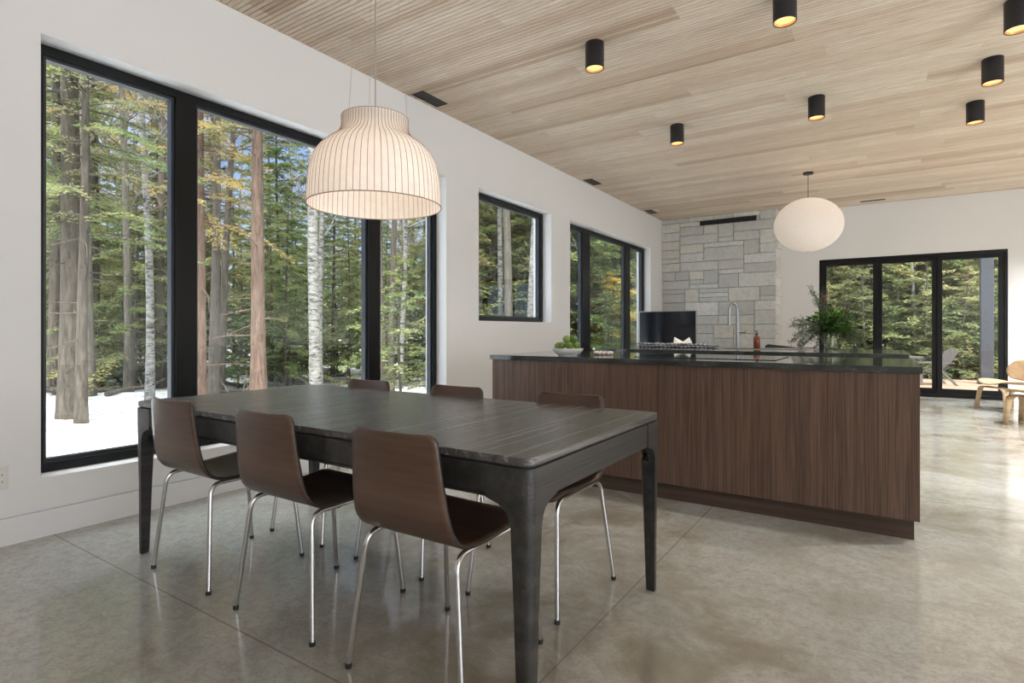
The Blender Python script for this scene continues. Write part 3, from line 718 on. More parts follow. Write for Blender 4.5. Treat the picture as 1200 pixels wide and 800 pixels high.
# ================================================================== DINING CHAIRS
def catmull(P, n):
    out = []; P = [Vector(p) for p in P]; Q = [P[0]*2-P[1]]+P+[P[-1]*2-P[-2]]
    for i in range(1, len(Q)-2):
        for k in range(n):
            t = k/n; a, b_, c, d = Q[i-1], Q[i], Q[i+1], Q[i+2]
            out.append(.5*((2*b_)+(-a+c)*t+(2*a-5*b_+4*c-d)*t*t+(-a+3*b_-3*c+d)*t**3))
    out.append(P[-1]); return out
def dining_chair():
    r = empty('dining_chair', (0,0,0))
    prof = catmull([(-.290,.802),(-.280,.73),(-.268,.65),(-.252,.57),(-.232,.512),(-.190,.471),(-.13,.457),(-.03,.458),(.08,.466),(.155,.472),(.195,.464),(.212,.442)], 5)
    m_ = len(prof)-1; d = [0]
    for i in range(m_): d.append(d[-1]+(prof[i+1]-prof[i]).length)
    T = d[-1]
    def hw(s):     # half width along arc length from top
        w = .172+.030*min(1, s/.30); w = w if s < .30 else .202+.003*min(1,(s-.3)/.2)
        for dist, rr in ((s, .026), (T-s, .045)):
            if dist < rr: w -= rr-math.sqrt(max(0, rr*rr-(rr-dist)**2))
        return w
    nu = 16
    svals = [0,.002,.006,.012,.02]+[.03+(T-.06)*i/34 for i in range(35)]+[T-.02,T-.012,T-.005,T]
    def at(s):
        for i in range(m_):
            if d[i+1] >= s: 
                t = (s-d[i])/(d[i+1]-d[i]); return prof[i].lerp(prof[i+1], t)
        return prof[-1]
    V = []
    for s in svals:
        p = at(s); w = hw(s); back = max(0, 1-s/.36)
        for i in range(nu+1):
            u = 2*i/nu-1; cv = .020*u*u*back - .0*(1-back); dish = -.010*(1-u*u)*min(1,max(0,(s-.36)/.1))*min(1,max(0,(T-s)/.1))
            V.append((u*w, p.x+cv, p.y+dish))
    mb = MB(); n = nu+1
    mb.add(V, [(j*n+i, j*n+i+1, (j+1)*n+i+1, (j+1)*n+i) for j in range(len(svals)-1) for i in range(nu)])
    sh = mb.build('seat_shell', M['ply'], r, smooth=70, solid=.0115, rim=M['ply_edge'])
    zr = .443
    for sx in (-1, 1):
        for sy, fx, fy in ((-1, .237, -.236), (1, .212, .234)):
            top = (sx*.182, sy*.165, zr-.004); kn = (sx*.188, sy*.188 if sy > 0 else -.205, zr); ft = (sx*fx, fy, .012)
            bend = (sx*.186, (.188 if sy > 0 else -.200), zr-.0)
            pts = [(sx*.183, 0, zr)]+fillet((sx*.183,0,zr), bend, ft, .05, 8)+[ft]
            lg = MB().tube(pts, .0095, 14).build('leg', M['chrome'], r, smooth=50)
            MB().lathe([(0,0),(.0105,0),(.011,.004),(.011,.016),(0,.016)], 14, c=(ft[0], ft[1], 0)).build('foot_cap', M['rubber'], lg, smooth=40)
    for y_ in (-.12, .12):
        MB().tube([(-.183, y_, zr-.0), (.183, y_, zr-.0)], .007, 10).build('crossbar', M['chrome'], r, smooth=50)
    return r
ch0 = dining_chair()
ch = [(-2.59,1.497,0,'dark walnut dining chair at the near side, furthest left, beside the left table leg'),
      (-1.905,1.492,0,'middle dark walnut dining chair on the near side of the table'),
      (-1.225,1.477,0,'dark walnut dining chair on the near side closest to the front table leg'),
      (-2.60,2.090,180,'dining chair on the far side nearest the big window, only its back edge showing'),
      (-1.915,2.085,180,'middle dining chair on the far side, back edge in front of the white wall'),
      (-1.238,2.092,180,'dining chair on the far side in front of the walnut island')]
for i, (x, y, rz, lab) in enumerate(ch):
    o = ch0 if i == 0 else copy_tree(ch0)
    o.location = (x, y, 0); o.rotation_euler = (0,0,R(rz)); tag(o, lab, 'dining chair', 'dining chairs around the black table')

# ================================================================== PENDANTS
m = bpy.data.materials.new('pendant_paper'); m.use_nodes = True; nt = m.node_tree; nt.nodes.clear()
df = N('ShaderNodeBsdfDiffuse', nt); tl = N('ShaderNodeBsdfTranslucent', nt); mx = N('ShaderNodeMixShader', nt); o_ = N('ShaderNodeOutputMaterial', nt)
c_ = ramp(nt, noise(nt, coords(nt), 30, 4, .6), [(.3,(.84,.79,.74)),(.7,(.90,.86,.82))])
nt.links.new(c_, df.inputs[0]); nt.links.new(c_, tl.inputs[0]); mx.inputs[0].default_value = .45
nt.links.new(df.outputs[0], mx.inputs[1]); nt.links.new(tl.outputs[0], mx.inputs[2]); nt.links.new(mx.outputs[0], o_.inputs[0])
M['shade'] = m
m2 = m.copy(); m2.name = 'globe_paper'; M['globe'] = m2
for n_ in m2.node_tree.nodes:
    if n_.type == 'VALTORGB':
        n_.color_ramp.elements[0].color = (.90,.885,.87,1); n_.color_ramp.elements[1].color = (.93,.92,.91,1)
M['rib'] = mat('brown_rib', (.26,.17,.12), .6)
M['bulb'] = mat('glowing_bulb', (1,.9,.75), .4); nt, b = nodes(M['bulb']); b.inputs['Emission Color'].default_value = (1,.74,.46,1); b.inputs['Emission Strength'].default_value = 3
PX, PY = -1.955, 1.815
r = empty('pendant_lamp', (PX, PY, 0)); tag(r, 'large cream striped bell-shaped pendant lamp hanging over the dining table', 'pendant lamp')
prof = [(q.x, q.y) for q in catmull([(.151,2.074),(.150,2.045),(.154,2.015),(.174,1.985),(.213,1.955),(.252,1.918),(.277,1.872),(.291,1.815),(.298,1.755),(.301,1.700),(.301,1.672)], 4)]
MB().surf(prof, 120).build('lamp_shade', M['shade'], r, smooth=80)
mb = MB()
for i in range(66):
    a = 2*PI*i/66; ca, sa = math.cos(a), math.sin(a)
    mb.tube([(q[0]*ca, q[0]*sa, q[1]) for q in prof[::2]], .0014, 4)
mb.build('shade_rib', M['rib'], r)
for rr, z in ((.301, 1.672), (.151, 2.074)):
    mb = MB(); pts = [(rr*math.cos(2*PI*i/64), rr*math.sin(2*PI*i/64), z) for i in range(65)]; mb.tube(pts, .0022 if z < 2 else .0012, 6); mb.build('shade_ring', M['rib'], r, smooth=60)
MB().lathe([(0,0),(.03,.008),(.045,.03),(.045,.05),(.03,.075),(.018,.09),(0,.09)], 20, c=(0,0,1.80)).build('bulb', M['bulb'], r, smooth=70)
MB().lathe([(0,0),(.022,0),(.022,.06),(0,.06)], 16, c=(0,0,1.892)).build('socket', M['white_pl'], r, smooth=40)
MB().tube([(0,0,1.95),(.0,0,2.6),(0,0,ZC-.02)], .003, 8).build('cord', M['steel'], r)
for i in range(3):
    a = 2*PI*i/3+.5
    MB().tube([(.150*math.cos(a), .150*math.sin(a), 2.074), (.05*math.cos(a), .05*math.sin(a), ZC-.02)], .0009, 5).build('suspension_wire', M['steel'], r)
    MB().tube([(0,0,1.95), (.150*math.cos(a), .150*math.sin(a), 2.074)], .002, 5).build('shade_spoke', M['white_pl'], r)
MB().lathe([(0,0),(.065,0),(.065,-.02),(.06,-.024),(0,-.024)], 32, c=(0,0,ZC-.0005)).build('ceiling_canopy', M['white_pl'], r, smooth=40)
l = bpy.data.lights.new('pendant_bulb_light', 'POINT'); l.energy = 2.4; l.color = (1,.84,.70); l.shadow_soft_size = .05
lo = bpy.data.objects.new('pendant_bulb_light', l); COL.objects.link(lo); lo.parent = r; lo.location = (0,0,1.76)

GX, GY, GZ = -.895, 8.88, 2.585
r = empty('globe_pendant_lamp', (GX, GY, GZ)); tag(r, 'white paper globe pendant lamp hanging beyond the kitchen', 'pendant lamp')
prof = [(.44*math.sin(t)+.0 if .05 < t < PI-.05 else .03, .372*math.cos(t)) for t in [.06+(PI-.12)*i/40 for i in range(41)]]
MB().surf(prof, 64).build('lamp_shade', M['globe'], r, smooth=80)
mb = MB()
for i in range(3, 38, 2):
    q = prof[i]; mb.tube([((q[0]+.0005)*math.cos(2*PI*k/48), (q[0]+.0005)*math.sin(2*PI*k/48), q[1]) for k in range(49)], .0012, 4)
mb.build('hoop_rib', M['globe'], r)
MB().tube([(0,0,-.36),(0,0,.36)], .004, 6).build('centre_rod', M['rib'], r)
MB().tube([(0,0,.36),(0,0,ZC-GZ-.02)], .004, 8).build('cord', M['rubber'], r)
MB().lathe([(0,0),(.066,0),(.066,-.024),(0,-.026)], 32, c=(0,0,ZC-GZ-.0005)).build('ceiling_canopy', M['black'], r, smooth=40)
MB().lathe([(0,0),(.03,.01),(.04,.035),(.03,.07),(0,.08)], 16, c=(.02,0,.12)).build('bulb', M['bulb'], r, smooth=70)
l = bpy.data.lights.new('globe_bulb_light', 'POINT'); l.energy = 1.7; l.color = (1,.80,.62); l.shadow_soft_size = .06
lo = bpy.data.objects.new('globe_bulb_light', l); COL.objects.link(lo); lo.parent = r; lo.location = (.05,-.05,.14)

# ================================================================== LIVING END
# media console + television
r = empty('media_console', (-3.05, 9.62, 0)); tag(r, 'low dark media console under the television by the far window', 'console')
MB().box((-.62,-.2,.06),(.62,.2,.80)).build('cabinet_body', M['walnut_h'], r, bevel=.004)
MB().box((-.58,-.17,0),(.58,.17,.0595)).build('plinth', M['black'], r)
for i in range(2): MB().box((-.61+i*.61,-.219,.07),(-.005+i*.615,-.2005,.79)).build('door', M['walnut'], r)
M['screen'] = mat('tv_screen', (.008,.010,.015), .12, 0, .5); M['silver'] = mat('silver_bezel', (.45,.44,.42), .35, .6)
r = empty('television', (-3.10, 9.50, .8005)); tag(r, 'black flat television with thin silver frame in front of the stone wall corner', 'television')
MB().box((-.495,-.02,.06),(.495,.012,.64)).build('casing', M['silver'], r, bevel=.004)
MB().box((-.485,-.0215,.07),(.485,-.0195,.63)).build('screen', M['screen'], r)
MB().box((-.2,-.1,0),(.2,.1,.01)).box((-.03,-.01,.01),(.03,.015,.07)).build('stand', M['silver'], r, bevel=.002)
# sofa
m = mat('charcoal_fabric', (.035,.037,.042), .9); nt, b = nodes(m); bump(nt, noise(nt, coords(nt), 220, 3), b, .4, .003); M['charcoal'] = m
r = empty('sofa', (-2.02, 8.45, 0)); tag(r, 'low charcoal fabric sofa behind the rear island, only its back edge showing', 'sofa')
def cush(a, b_, nm, bev=.05, par=r): return MB().box(a, b_).build(nm, M['charcoal'], par, bevel=bev)
cush((-1.1,-.42,.12),(1.1,.42,.40),'base',.03); cush((-1.1,-.45,.14),(1.1,-.24,.865),'backrest',.04)
cush((-1.22,-.45,.10),(-1.09,.44,.86),'armrest',.03)
MB().grid(10, 12, lambda u, v_: (1.09+.13*u-.0, -.45+.89*v_, .865+.0*u)).build('armrest_top', M['charcoal'], r, solid=.01)
cush((1.09,-.45,.10),(1.22,.44,.86),'armrest',.03)
for i in range(2): cush((-1.08+i*1.085,-.235,.405),(-.002+i*1.082,.42,.54),'seat_cushion',.04)
for x_ in (-1.1, 1.1):
    for y_ in (-.36, .36): MB().tube([(x_,y_,0),(x_,y_,.115)], .018, 10).build('leg', M['black'], r)
# cushion rising at right end
r2 = MB().box((-.20,-.05,-.17),(.20,.05,.17)).build('sofa_cushion', M['charcoal'], None, bevel=.045, loc=(-1.18, 8.31, .735)); r2.rotation_euler = (R(-8), R(6), 0)
tag(r2, 'grey cushion peeking over the right end of the sofa back', 'cushion')

# ---- moulded plywood lounge chairs
def lounge():
    r = empty('lounge_chair', (0,0,0))   # front is -x
    def sup(u, v_): return u, v_
    nu = 20
    V = []; mb = MB()
    def seatfn(u, v_):
        a, b_ = 2*u-1, 2*v_-1
        # square to rounded
        k = math.sqrt(max(1e-6, 1-.42*b_*b_)); l_ = math.sqrt(max(1e-6, 1-.42*a*a))
        x = a*k*.27; y = b_*l_*.30
        z = .375-.035*(x/.27)*-0-.0; z += -.045*(x+.27)/.54 + .045*(y/.30)**2 - .05*max(0, (-x-.14)/.13)**2*.7
        return (x-.02, y, z+.02)
    mb.grid(nu, nu, seatfn); mb.build('seat', M['ash'], r, smooth=80, solid=.011)
    mb = MB()
    def backfn(u, v_):
        a, b_ = 2*u-1, 2*v_-1; k = math.sqrt(max(1e-6, 1-.45*b_*b_)); l_ = math.sqrt(max(1e-6, 1-.30*a*a))
        y = a*k*.30; h_ = b_*l_*.15
        return (.285+.22*h_*1.2-.075*(y/.30)**2+.01, y, .555+h_)
    mb.grid(nu, 12, backfn); mb.build('backrest', M['ash'], r, smooth=80, solid=.010)
    def strip(pts, w0, w1, nm, wdir):
        pts = [Vector(p) for p in pts]; n = len(pts); V = []
        for i, p in enumerate(pts):
            w = w0+(w1-w0)*i/(n-1); V += [p-Vector(wdir)*w/2, p+Vector(wdir)*w/2]
        MB().add(V, [(2*i, 2*i+1, 2*i+3, 2*i+2) for i in range(n-1)]).build(nm, M['ash'], r, smooth=60, solid=.014)
    for sy in (-1, 1):
        pts = [(-.20, 0, .318)]+fillet((-.20,0,.318), (-.20,sy*.215,.325), (-.225,sy*.262,0), .09, 8)+[(-.225,sy*.262,.001)]
        strip([(x_, y_, z_) for x_, y_, z_ in pts], .10, .055, 'front_leg', (1,0,0))
        pts = [(.20, 0, .262)]+fillet((.20,0,.262), (.20,sy*.20,.262), (.245,sy*.245,0), .08, 8)+[(.245,sy*.245,.001)]
        strip(pts, .10, .05, 'rear_leg', (1,0,0))
    strip([(-.16,0,.322),(.0,0,.300),(.16,0,.272),(.245,0,.275),(.285,0,.34),(.300,0,.46),(.325,0,.60)], .11, .09, 'spine', (0,1,0))
    return r
lc = lounge(); lc.location = (1.50, 8.90, 0); lc.rotation_euler = (0,0,R(-24)); tag(lc, 'pale plywood lounge chair cut by the right edge, nearest to the island', 'lounge chair', 'moulded plywood lounge chairs')
l2 = copy_tree(lc); l2.location = (1.42, 10.28, 0); l2.rotation_euler = (0,0,R(30)); tag(l2, 'pale plywood lounge chair with curved back in front of the glass door', 'lounge chair', 'moulded plywood lounge chairs')
r = MB().lathe([(0,0),(.12,0),(.13,.01),(.17,.2),(.205,.40),(.21,.425),(.20,.43),(0,.43)], 40).build('side_table', M['white_pl'], None, smooth=40, loc=(1.70, 9.60, 0)); tag(r, 'white round drum side table between the plywood lounge chairs', 'side table')

# ================================================================== OUTSIDE: deck, post, chairs
mb = MB(); y = YB+.22
while y < 16.9: mb.box((-3.2, y, -.10), (4.8, y+.135, -.06)); y += .142
struct(mb.build('deck', M['deck'], None))
M['post'] = mat('grey_blue_post', (.06,.067,.085), .7)
r = MB().box((-.11,-.11,0),(.11,.11,3.5)).build('porch_post', M['post'], None, bevel=.01, loc=(1.86, 16.0, -.06)); tag(r, 'grey-blue square porch post standing on the deck outside the glass door', 'post')
MB().box((-.155,-.155,0),(.155,.155,.05)).build('post_base', M['frame_grey'], r, bevel=.004)
M['weathered'] = mat('weathered_wood', (.13,.12,.11), .8)
def deck_chair():
    r = empty('deck_chair', (0,0,0))
    for i in range(7):
        y_ = -.24+.08*i; w = .95-.03*abs(i-3)
        MB().hexa([(.10,y_-.03,.30),(.13,y_-.03,.30),(.13,y_+.03,.30),(.10,y_+.03,.30)], [(.42,y_*1.15-.032,w),(.45,y_*1.15-.032,w),(.45,y_*1.15+.032,w),(.42,y_*1.15+.032,w)]).build('back_slat', M['weathered'], r)
    for i in range(6):
        x_ = -.38+.09*i; MB().box((x_,-.26,.36-.02*i),(x_+.075,.26,.38-.02*i)).build('seat_slat', M['weathered'], r)
    for sy in (-1, 1):
        MB().hexa([(-.40,sy*.28-.012,0),(-.33,sy*.28-.012,0),(-.33,sy*.28+.012,0),(-.40,sy*.28+.012,0)], [(-.40,sy*.28-.012,.55),(-.33,sy*.28-.012,.55),(-.33,sy*.28+.012,.55),(-.40,sy*.28+.012,.55)]).build('leg', M['weathered'], r)
        MB().hexa([(.38,sy*.28-.012,0),(.45,sy*.28-.012,0),(.45,sy*.28+.012,0),(.38,sy*.28+.012,0)], [(.02,sy*.28-.012,.40),(.09,sy*.28-.012,.40),(.09,sy*.28+.012,.40),(.02,sy*.28+.012,.40)]).build('leg', M['weathered'], r)
        MB().box((-.45,sy*.31-.05,.55),(.34,sy*.31+.05,.572)).build('armrest', M['weathered'], r)
    return r
dc = deck_chair(); dc.scale = (.85,.85,.85); dc.location = (.86, 15.2, -.06); dc.rotation_euler = (0,0,R(20)); tag(dc, 'weathered wooden deck chair on the deck behind the right door pane', 'deck chair')
r = empty('deck_bench', (.10, 15.6, -.06)); tag(r, 'low grey bench on the deck behind the middle door pane', 'bench')
MB().box((-.62,-.2,.54),(.62,-.01,.58)).box((-.62,.01,.54),(.62,.2,.58)).build('seat', M['weathered'], r)
for x_ in (-.5,.5): MB().box((x_-.03,-.18,0),(x_+.03,.18,.5395)).build('leg', M['weathered'], r)

# ================================================================== SNOW GROUND
GZ0 = -.22
def gh(x, y):
    d = min(1, max(0, (-(x)-4.2)/3)) if x < 0 else 0
    d = max(d, min(1, max(0, (y-16.9)/3)))
    return GZ0+d*(.16*mnoise.noise(Vector((x*.22, y*.22, 0)))+.07*mnoise.noise(Vector((x*.8, y*.8, 3))))
n = 110; mb = MB(); V = []
for j_ in range(n+1):
    for i_ in range(n+1):
        x = -75+110*(i_/n)**.8; y = -35+120*(j_/n); V.append((x, y, gh(x, y)))
mb.add(V, [(j_*(n+1)+i_, j_*(n+1)+i_+1, (j_+1)*(n+1)+i_+1, (j_+1)*(n+1)+i_) for j_ in range(n) for i_ in range(n)])
o = mb.build('snow_ground', M['snow'], None, smooth=80); struct(o)

# ================================================================== TREES
def npmesh(name, V, F, m):
    me = bpy.data.meshes.new(name); nv, nf = len(V), len(F); k = F.shape[1]
    me.vertices.add(nv); me.vertices.foreach_set('co', V.astype(np.float32).ravel())
    me.loops.add(nf*k); me.loops.foreach_set('vertex_index', F.astype(np.int32).ravel())
    me.polygons.add(nf); me.polygons.foreach_set('loop_start', np.arange(0, nf*k, k, dtype=np.int32))
    me.update(calc_edges=True); me.materials.append(m); return me
def needles(seed, branches, leaf=.085, lw=.016, twig=.30, step=.055, tw_step=.11, hang=.35):
    """branches: list of (P0, dir, L, droop). Returns V, F of rhombic needle tufts set along flat side twigs"""
    rg = np.random.default_rng(seed); C = []; D = []; Wd = []; LL = []
    for P0, d, L, dr in branches:
        nt_ = max(3, int(L/tw_step)); s = np.linspace(.12, 1, nt_)
        d = np.array(d); side = np.cross(d, [0,0,1]); side /= np.linalg.norm(side)+1e-9
        P = np.array(P0)+d*L*s[:,None]+np.array([0,0,-1])*(dr*L*s*s)[:,None]
        for sg in (-1, 1):
            tl_ = twig*(1-.55*s)*min(1, L/.8)*rg.uniform(.6, 1.3, nt_)
            td = side*sg*.8+d*.65+np.array([0,0,-1])*rg.uniform(-.05, hang, nt_)[:,None]+rg.normal(0,.12,(nt_,3)); td /= np.linalg.norm(td,axis=1)[:,None]
            kmax = max(2, int(twig/step))
            for k in range(kmax):
                q = (k+.5)/kmax; c = P+td*(tl_*q)[:,None]+np.array([0,0,-1])*(.25*tl_*q*q)[:,None]
                for s2 in (-1, 1):
                    o = np.cross(td, [0,0,1])*s2*.8+td*.6+rg.normal(0,.25,(nt_,3)); o /= np.linalg.norm(o,axis=1)[:,None]+1e-9
                    C.append(c+rg.normal(0,.008,(nt_,3))); D.append(o); LL.append(leaf*rg.uniform(.6,1.25,nt_))
    C = np.concatenate(C); D = np.concatenate(D); LL = np.concatenate(LL)[:,None]
    U = np.cross(D, rg.normal(0,1,D.shape)*.35+np.array([0,0,1])); U /= np.linalg.norm(U,axis=1)[:,None]+1e-9
    n = len(C); V = np.empty((n*4,3)); V[0::4] = C; V[1::4] = C+D*LL*.5+U*lw; V[2::4] = C+D*LL; V[3::4] = C+D*LL*.5-U*lw
    return V, np.arange(n*4).reshape(n,4)
def trunk_mb(seed, H, r0, r1=.02, bend=.12, lean=(0,0), nseg=14, nside=12, flare=1.35):
    rg = random.Random(seed); ph = rg.uniform(0,6); pts = []; rad = []
    for i in range(nseg+1):
        t = i/nseg; z = -.3+(H+.3)*t
        pts.append((lean[0]*z+bend*math.sin(ph+t*5)*t, lean[1]*z+bend*math.cos(ph*2+t*4)*t, z)); rad.append((r0*(1-t)+r1*t)*(1+(flare-1)*max(0,1-t*nseg/1.5)))
    mb = MB(); mb.tube(pts, rad, nside); return mb, (lambda z: Vector(pts[min(nseg, max(0, int((z+.3)/(H+.3)*nseg)))]))
def conifer(name, seed, H, base, rad, nb, r0, leafm, barkm, droop=.35, dead=14, leaf=.085, lw=.016, twig=.3, top=True, sparse=1, shape=.75, lean=(0,0), tw_step=.11):
    rg = random.Random(seed); mb, at = trunk_mb(seed, H, r0, .015, .10, lean); br = []
    for i in range(nb):
        u = (i+rg.random())/nb; z = base+(H-base)*u; a = i*2.4+rg.uniform(-.5,.5); L = (rad*(1-u)**shape+.12)*rg.uniform(.55,1.15)
        el = rg.uniform(-.1,.25)+.35*u; d = (math.cos(a)*math.cos(el), math.sin(a)*math.cos(el), math.sin(el)); p = at(z); p = Vector((p.x, p.y, z))
        br.append((tuple(p), d, L, droop*rg.uniform(.6,1.3)))
        pts = [p+Vector(d)*L*s+Vector((0,0,-br[-1][3]*L*s*s)) for s in (0,.33,.66,1)]
        mb.tube(pts, [.008+.010*L, .006+.006*L, .005, .002], 4, caps=False)
    for i in range(dead):
        z = rg.uniform(.7, base+(H-base)*.3); a = rg.uniform(0,6.28); L = rg.uniform(.4,1.3); p = at(z); p = Vector((p.x,p.y,z)); dd = Vector((math.cos(a), math.sin(a), rg.uniform(-.3,.25)))
        pts = [p, p+dd*L*.5+Vector((0,0,-.03)), p+dd*L+Vector((rg.uniform(-.1,.1),rg.uniform(-.1,.1),-.15*L))]
        mb.tube(pts, [.012,.007,.003], 4, caps=False)
        for q in range(3):
            s = rg.uniform(.3,.9); e2 = Vector((rg.uniform(-1,1),rg.uniform(-1,1),rg.uniform(-.6,.3))).normalized()*rg.uniform(.15,.35); mb.tube([p+dd*L*s, p+dd*L*s+e2], [.004,.0015], 3, caps=False)
    t = mb.build(name, barkm, None, smooth=60)
    V, F = needles(seed, br, leaf, lw, twig, hang=.4, tw_step=tw_step)
    f = bpy.data.objects.new('foliage', npmesh('foliage', V, F, leafm)); COL.objects.link(f); f.parent = t
    return t
def bare_tree(name, seed, H, r0, m_, lean=(0,0), nb=26, first=.35, bl=1.8, bend=.25, up=.7):
    rg = random.Random(seed); mb, at = trunk_mb(seed, H, r0, .02, bend, lean, 18)
    def rec(p, d, L, r_, lv):
        pts = [p]; q = p.copy(); dd = d.copy()
        for k in range(4): dd = (dd+Vector((rg.gauss(0,.16),rg.gauss(0,.16),rg.gauss(0,.12)))).normalized(); q = q+dd*L/4; pts.append(q)
        mb.tube(pts, [r_, r_*.8, r_*.6, r_*.42, r_*.25], 4, caps=False)
        if lv < 2:
            for k in range(4):
                i = rg.choice([1,2,3,4]); nd = (dd+Vector((rg.uniform(-1,1),rg.uniform(-1,1),rg.uniform(-.3,.8)))*.9).normalized(); rec(pts[i], nd, L*rg.uniform(.35,.6), r_*.5, lv+1)
    for i in range(nb):
        z = H*(first+(1-first)*rg.random()); a = rg.uniform(0,6.28); p = at(z); rec(Vector((p.x,p.y,z)), Vector((math.cos(a),math.sin(a),up*rg.uniform(.3,1.3))).normalized(), bl*rg.uniform(.5,1.1)*(1.2-z/H*.7), .006+.25*r0*(1-z/H*.8), 0)
    return mb.build(name, m_, None, smooth=60)

def gpos(px, depth):
    r_ = (px-600)/FPX; s, c = math.sin(YAW), math.cos(YAW)
    x = (-s+r_*c)*depth; y = (c+r_*s)*depth; return x, y, gh(x, y)-.02
def put(o, px, depth, rz=0, sc=1, dz=0):
    x, y, z = gpos(px, depth); o.location = (x, y, z+dz); o.rotation_euler = (0,0,rz); o.scale = (sc,sc,sc); return o

# individual trees the photograph singles out
t = put(conifer('pine_tree', 21, 13, 2.7, 1.9, 84, .165, M['needle'], M['bark'], leaf=.07, lw=.013, tw_step=.08), 84, 8.4, .4); tag(t, 'thickest dark pine trunk of the pair in the left window pane', 'tree')
t = put(conifer('pine_tree', 22, 9, 2.8, 1.3, 50, .078, M['needle_olive'], M['bark'], leaf=.07, lw=.013), 95, 7.9, 1); tag(t, 'slimmer brown trunk standing in front of the thick pine in the left pane', 'tree')
t = put(conifer('pine_tree', 23, 14, 4.4, 1.6, 62, .12, M['needle_olive'], M['bark_red'], dead=24, leaf=.075), 303, 9.3, 2.2); tag(t, 'straight reddish-brown pine trunk in the middle of the long window', 'tree')
t = put(bare_tree('birch_tree', 24, 13, .098, M['birch'], (.055,-.035), 22, .4), 371, 9.2, 0); tag(t, 'pale mottled birch trunk leaning right below the striped pendant', 'tree')
t = put(conifer('pine_tree', 25, 11, 3.2, 1.3, 50, .08, M['needle_gold'], M['bark_red'], dead=18), 236, 9.9, .5); tag(t, 'thin pinkish pine trunk just right of the wide window mullion', 'tree')
t = put(bare_tree('bare_tree', 26, 15, .11, M['bark'], (.0,.0), 30, .3, 1.9), 190, 13.5, 1); tag(t, 'tall bare grey tree with side branches at the right of the left pane', 'tree')
t = put(bare_tree('bare_tree', 27, 14, .085, M['bark'], (.05,.03), 26, .35, 1.7), 258, 12.5, .5); tag(t, 'grey trunk leaning right near the left side of the middle pane', 'tree')
t = put(conifer('pine_tree', 28, 16, 3.4, 1.9, 70, .12, M['needle_olive'], M['bark'], dead=20), 63, 12.5, 2); tag(t, 'tall grey trunk close to the left edge of the long window', 'tree')
t = put(conifer('pine_tree', 38, 15, 5, 1.7, 50, .13, M['needle_gold'], M['bark'], dead=20), 112, 13.5, 1); tag(t, 'tall trunk with golden needles behind the thick pine pair', 'tree')
t = put(bare_tree('birch_tree', 29, 12, .075, M['birch'], (.02,0), 20, .35, 1.3), 586, 13.5, 0); tag(t, 'slim white birch in the left half of the small square window', 'tree')
t = put(bare_tree('birch_tree', 30, 12, .085, M['birch'], (-.05,.07), 20, .4, 1.3, .5), 622, 11.5, 3); tag(t, 'curving white birch at the right of the small square window', 'tree')
t = put(bare_tree('birch_tree', 31, 12, .07, M['birch'], (.03,.0), 24, .3, 1.4), 468, 13.0, 0); tag(t, 'pale birch in the narrow right pane of the long window', 'tree')
t = put(bare_tree('bare_tree', 32, 11, .20, M['bark'], (.0,0), 34, .16, 2.4, .3, 1.1), 1061, 22.5, 0); tag(t, 'grey bare tree with spreading branches behind the middle door pane', 'tree')
t = put(bare_tree('birch_tree', 33, 14, .26, M['birch'], (.0,0), 18, .5, 2), 1115, 23.5, 0); tag(t, 'broad mottled birch trunk behind the right door pane', 'tree')
# golden low branches
t = put(conifer('young_hemlock', 34, 2.9, .5, 1.5, 30, .03, M['shrub_yellow'], M['twig'], leaf=.10, lw=.035, dead=0, twig=.34), 718, 15.0, 0); tag(t, 'yellow and orange leafy shrub low behind the far kitchen window', 'shrub')
t = put(conifer('young_hemlock', 35, 2.6, .4, 1.25, 34, .03, M['needle'], M['twig'], leaf=.07, lw=.018, dead=0), 470, 9.5, 0); tag(t, 'bushy young hemlock low in the narrow right pane of the long window', 'shrub')
t = put(conifer('young_hemlock', 36, 4.6, .6, 2.6, 60, .05, M['needle'], M['twig'], leaf=.08, lw=.02, dead=0), 158, 13.0, 0); tag(t, 'broad bright green young hemlock low behind the twin trunks', 'shrub')
t = put(conifer('young_hemlock', 37, 3.4, .3, 2.0, 60, .05, M['needle_olive'], M['twig'], leaf=.10, lw=.03, dead=0), 1128, 16.5, 0); tag(t, 'light green fir bush behind the right door pane', 'shrub')

# woods: prototypes copied
protos = [conifer('hemlock_tree', 50+i, [12,14,16,10,13,15][i], [.9,2.6,3.4,.6,1.6,1.2][i], [2.3,2.0,2.2,2.1,2.5,2.4][i], [100,84,84,90,96,100][i], [.12,.15,.17,.09,.13,.15][i],
          [M['needle'],M['needle_olive'],M['needle'],M['needle'],M['needle_olive'],M['needle']][i], M['bark'] if i%2 else M['bark_dark'], dead=16, leaf=.13, lw=.030, twig=.36, tw_step=.12, shape=.6) for i in range(6)]
bares = [bare_tree(['bare_tree','birch_tree','bare_tree'][i], 70+i, [13,12,15][i], [.08,.07,.10][i], [M['bark'],M['birch'],M['twig']][i], nb=28, first=.25, bl=1.7) for i in range(3)]
young = [conifer('young_hemlock', 80+i, [2.2,3.2][i], .25, [1.0,1.4][i], 34, .03, [M['needle'],M['needle_olive']][i], M['twig'], leaf=.085, lw=.02, dead=0, twig=.26) for i in range(2)]
used = set()
def inst(P, px, depth, rz, sc):
    o = P if P.name not in used else copy_tree(P)
    used.add(P.name); return put(o, px, depth, rz, sc)
PANES = [(48,215,'the long window\'s left pane'), (215,440,'the long window\'s middle pane'), (440,520,'the long window\'s right pane'),
         (555,645,'the small square window'), (662,690,'the kitchen window\'s left pane'), (690,736,'the kitchen window\'s middle pane'),
         (736,770,'the kitchen window\'s right pane'), (960,1029,'the left door pane'), (1029,1098,'the middle door pane'), (1098,1185,'the right door pane')]
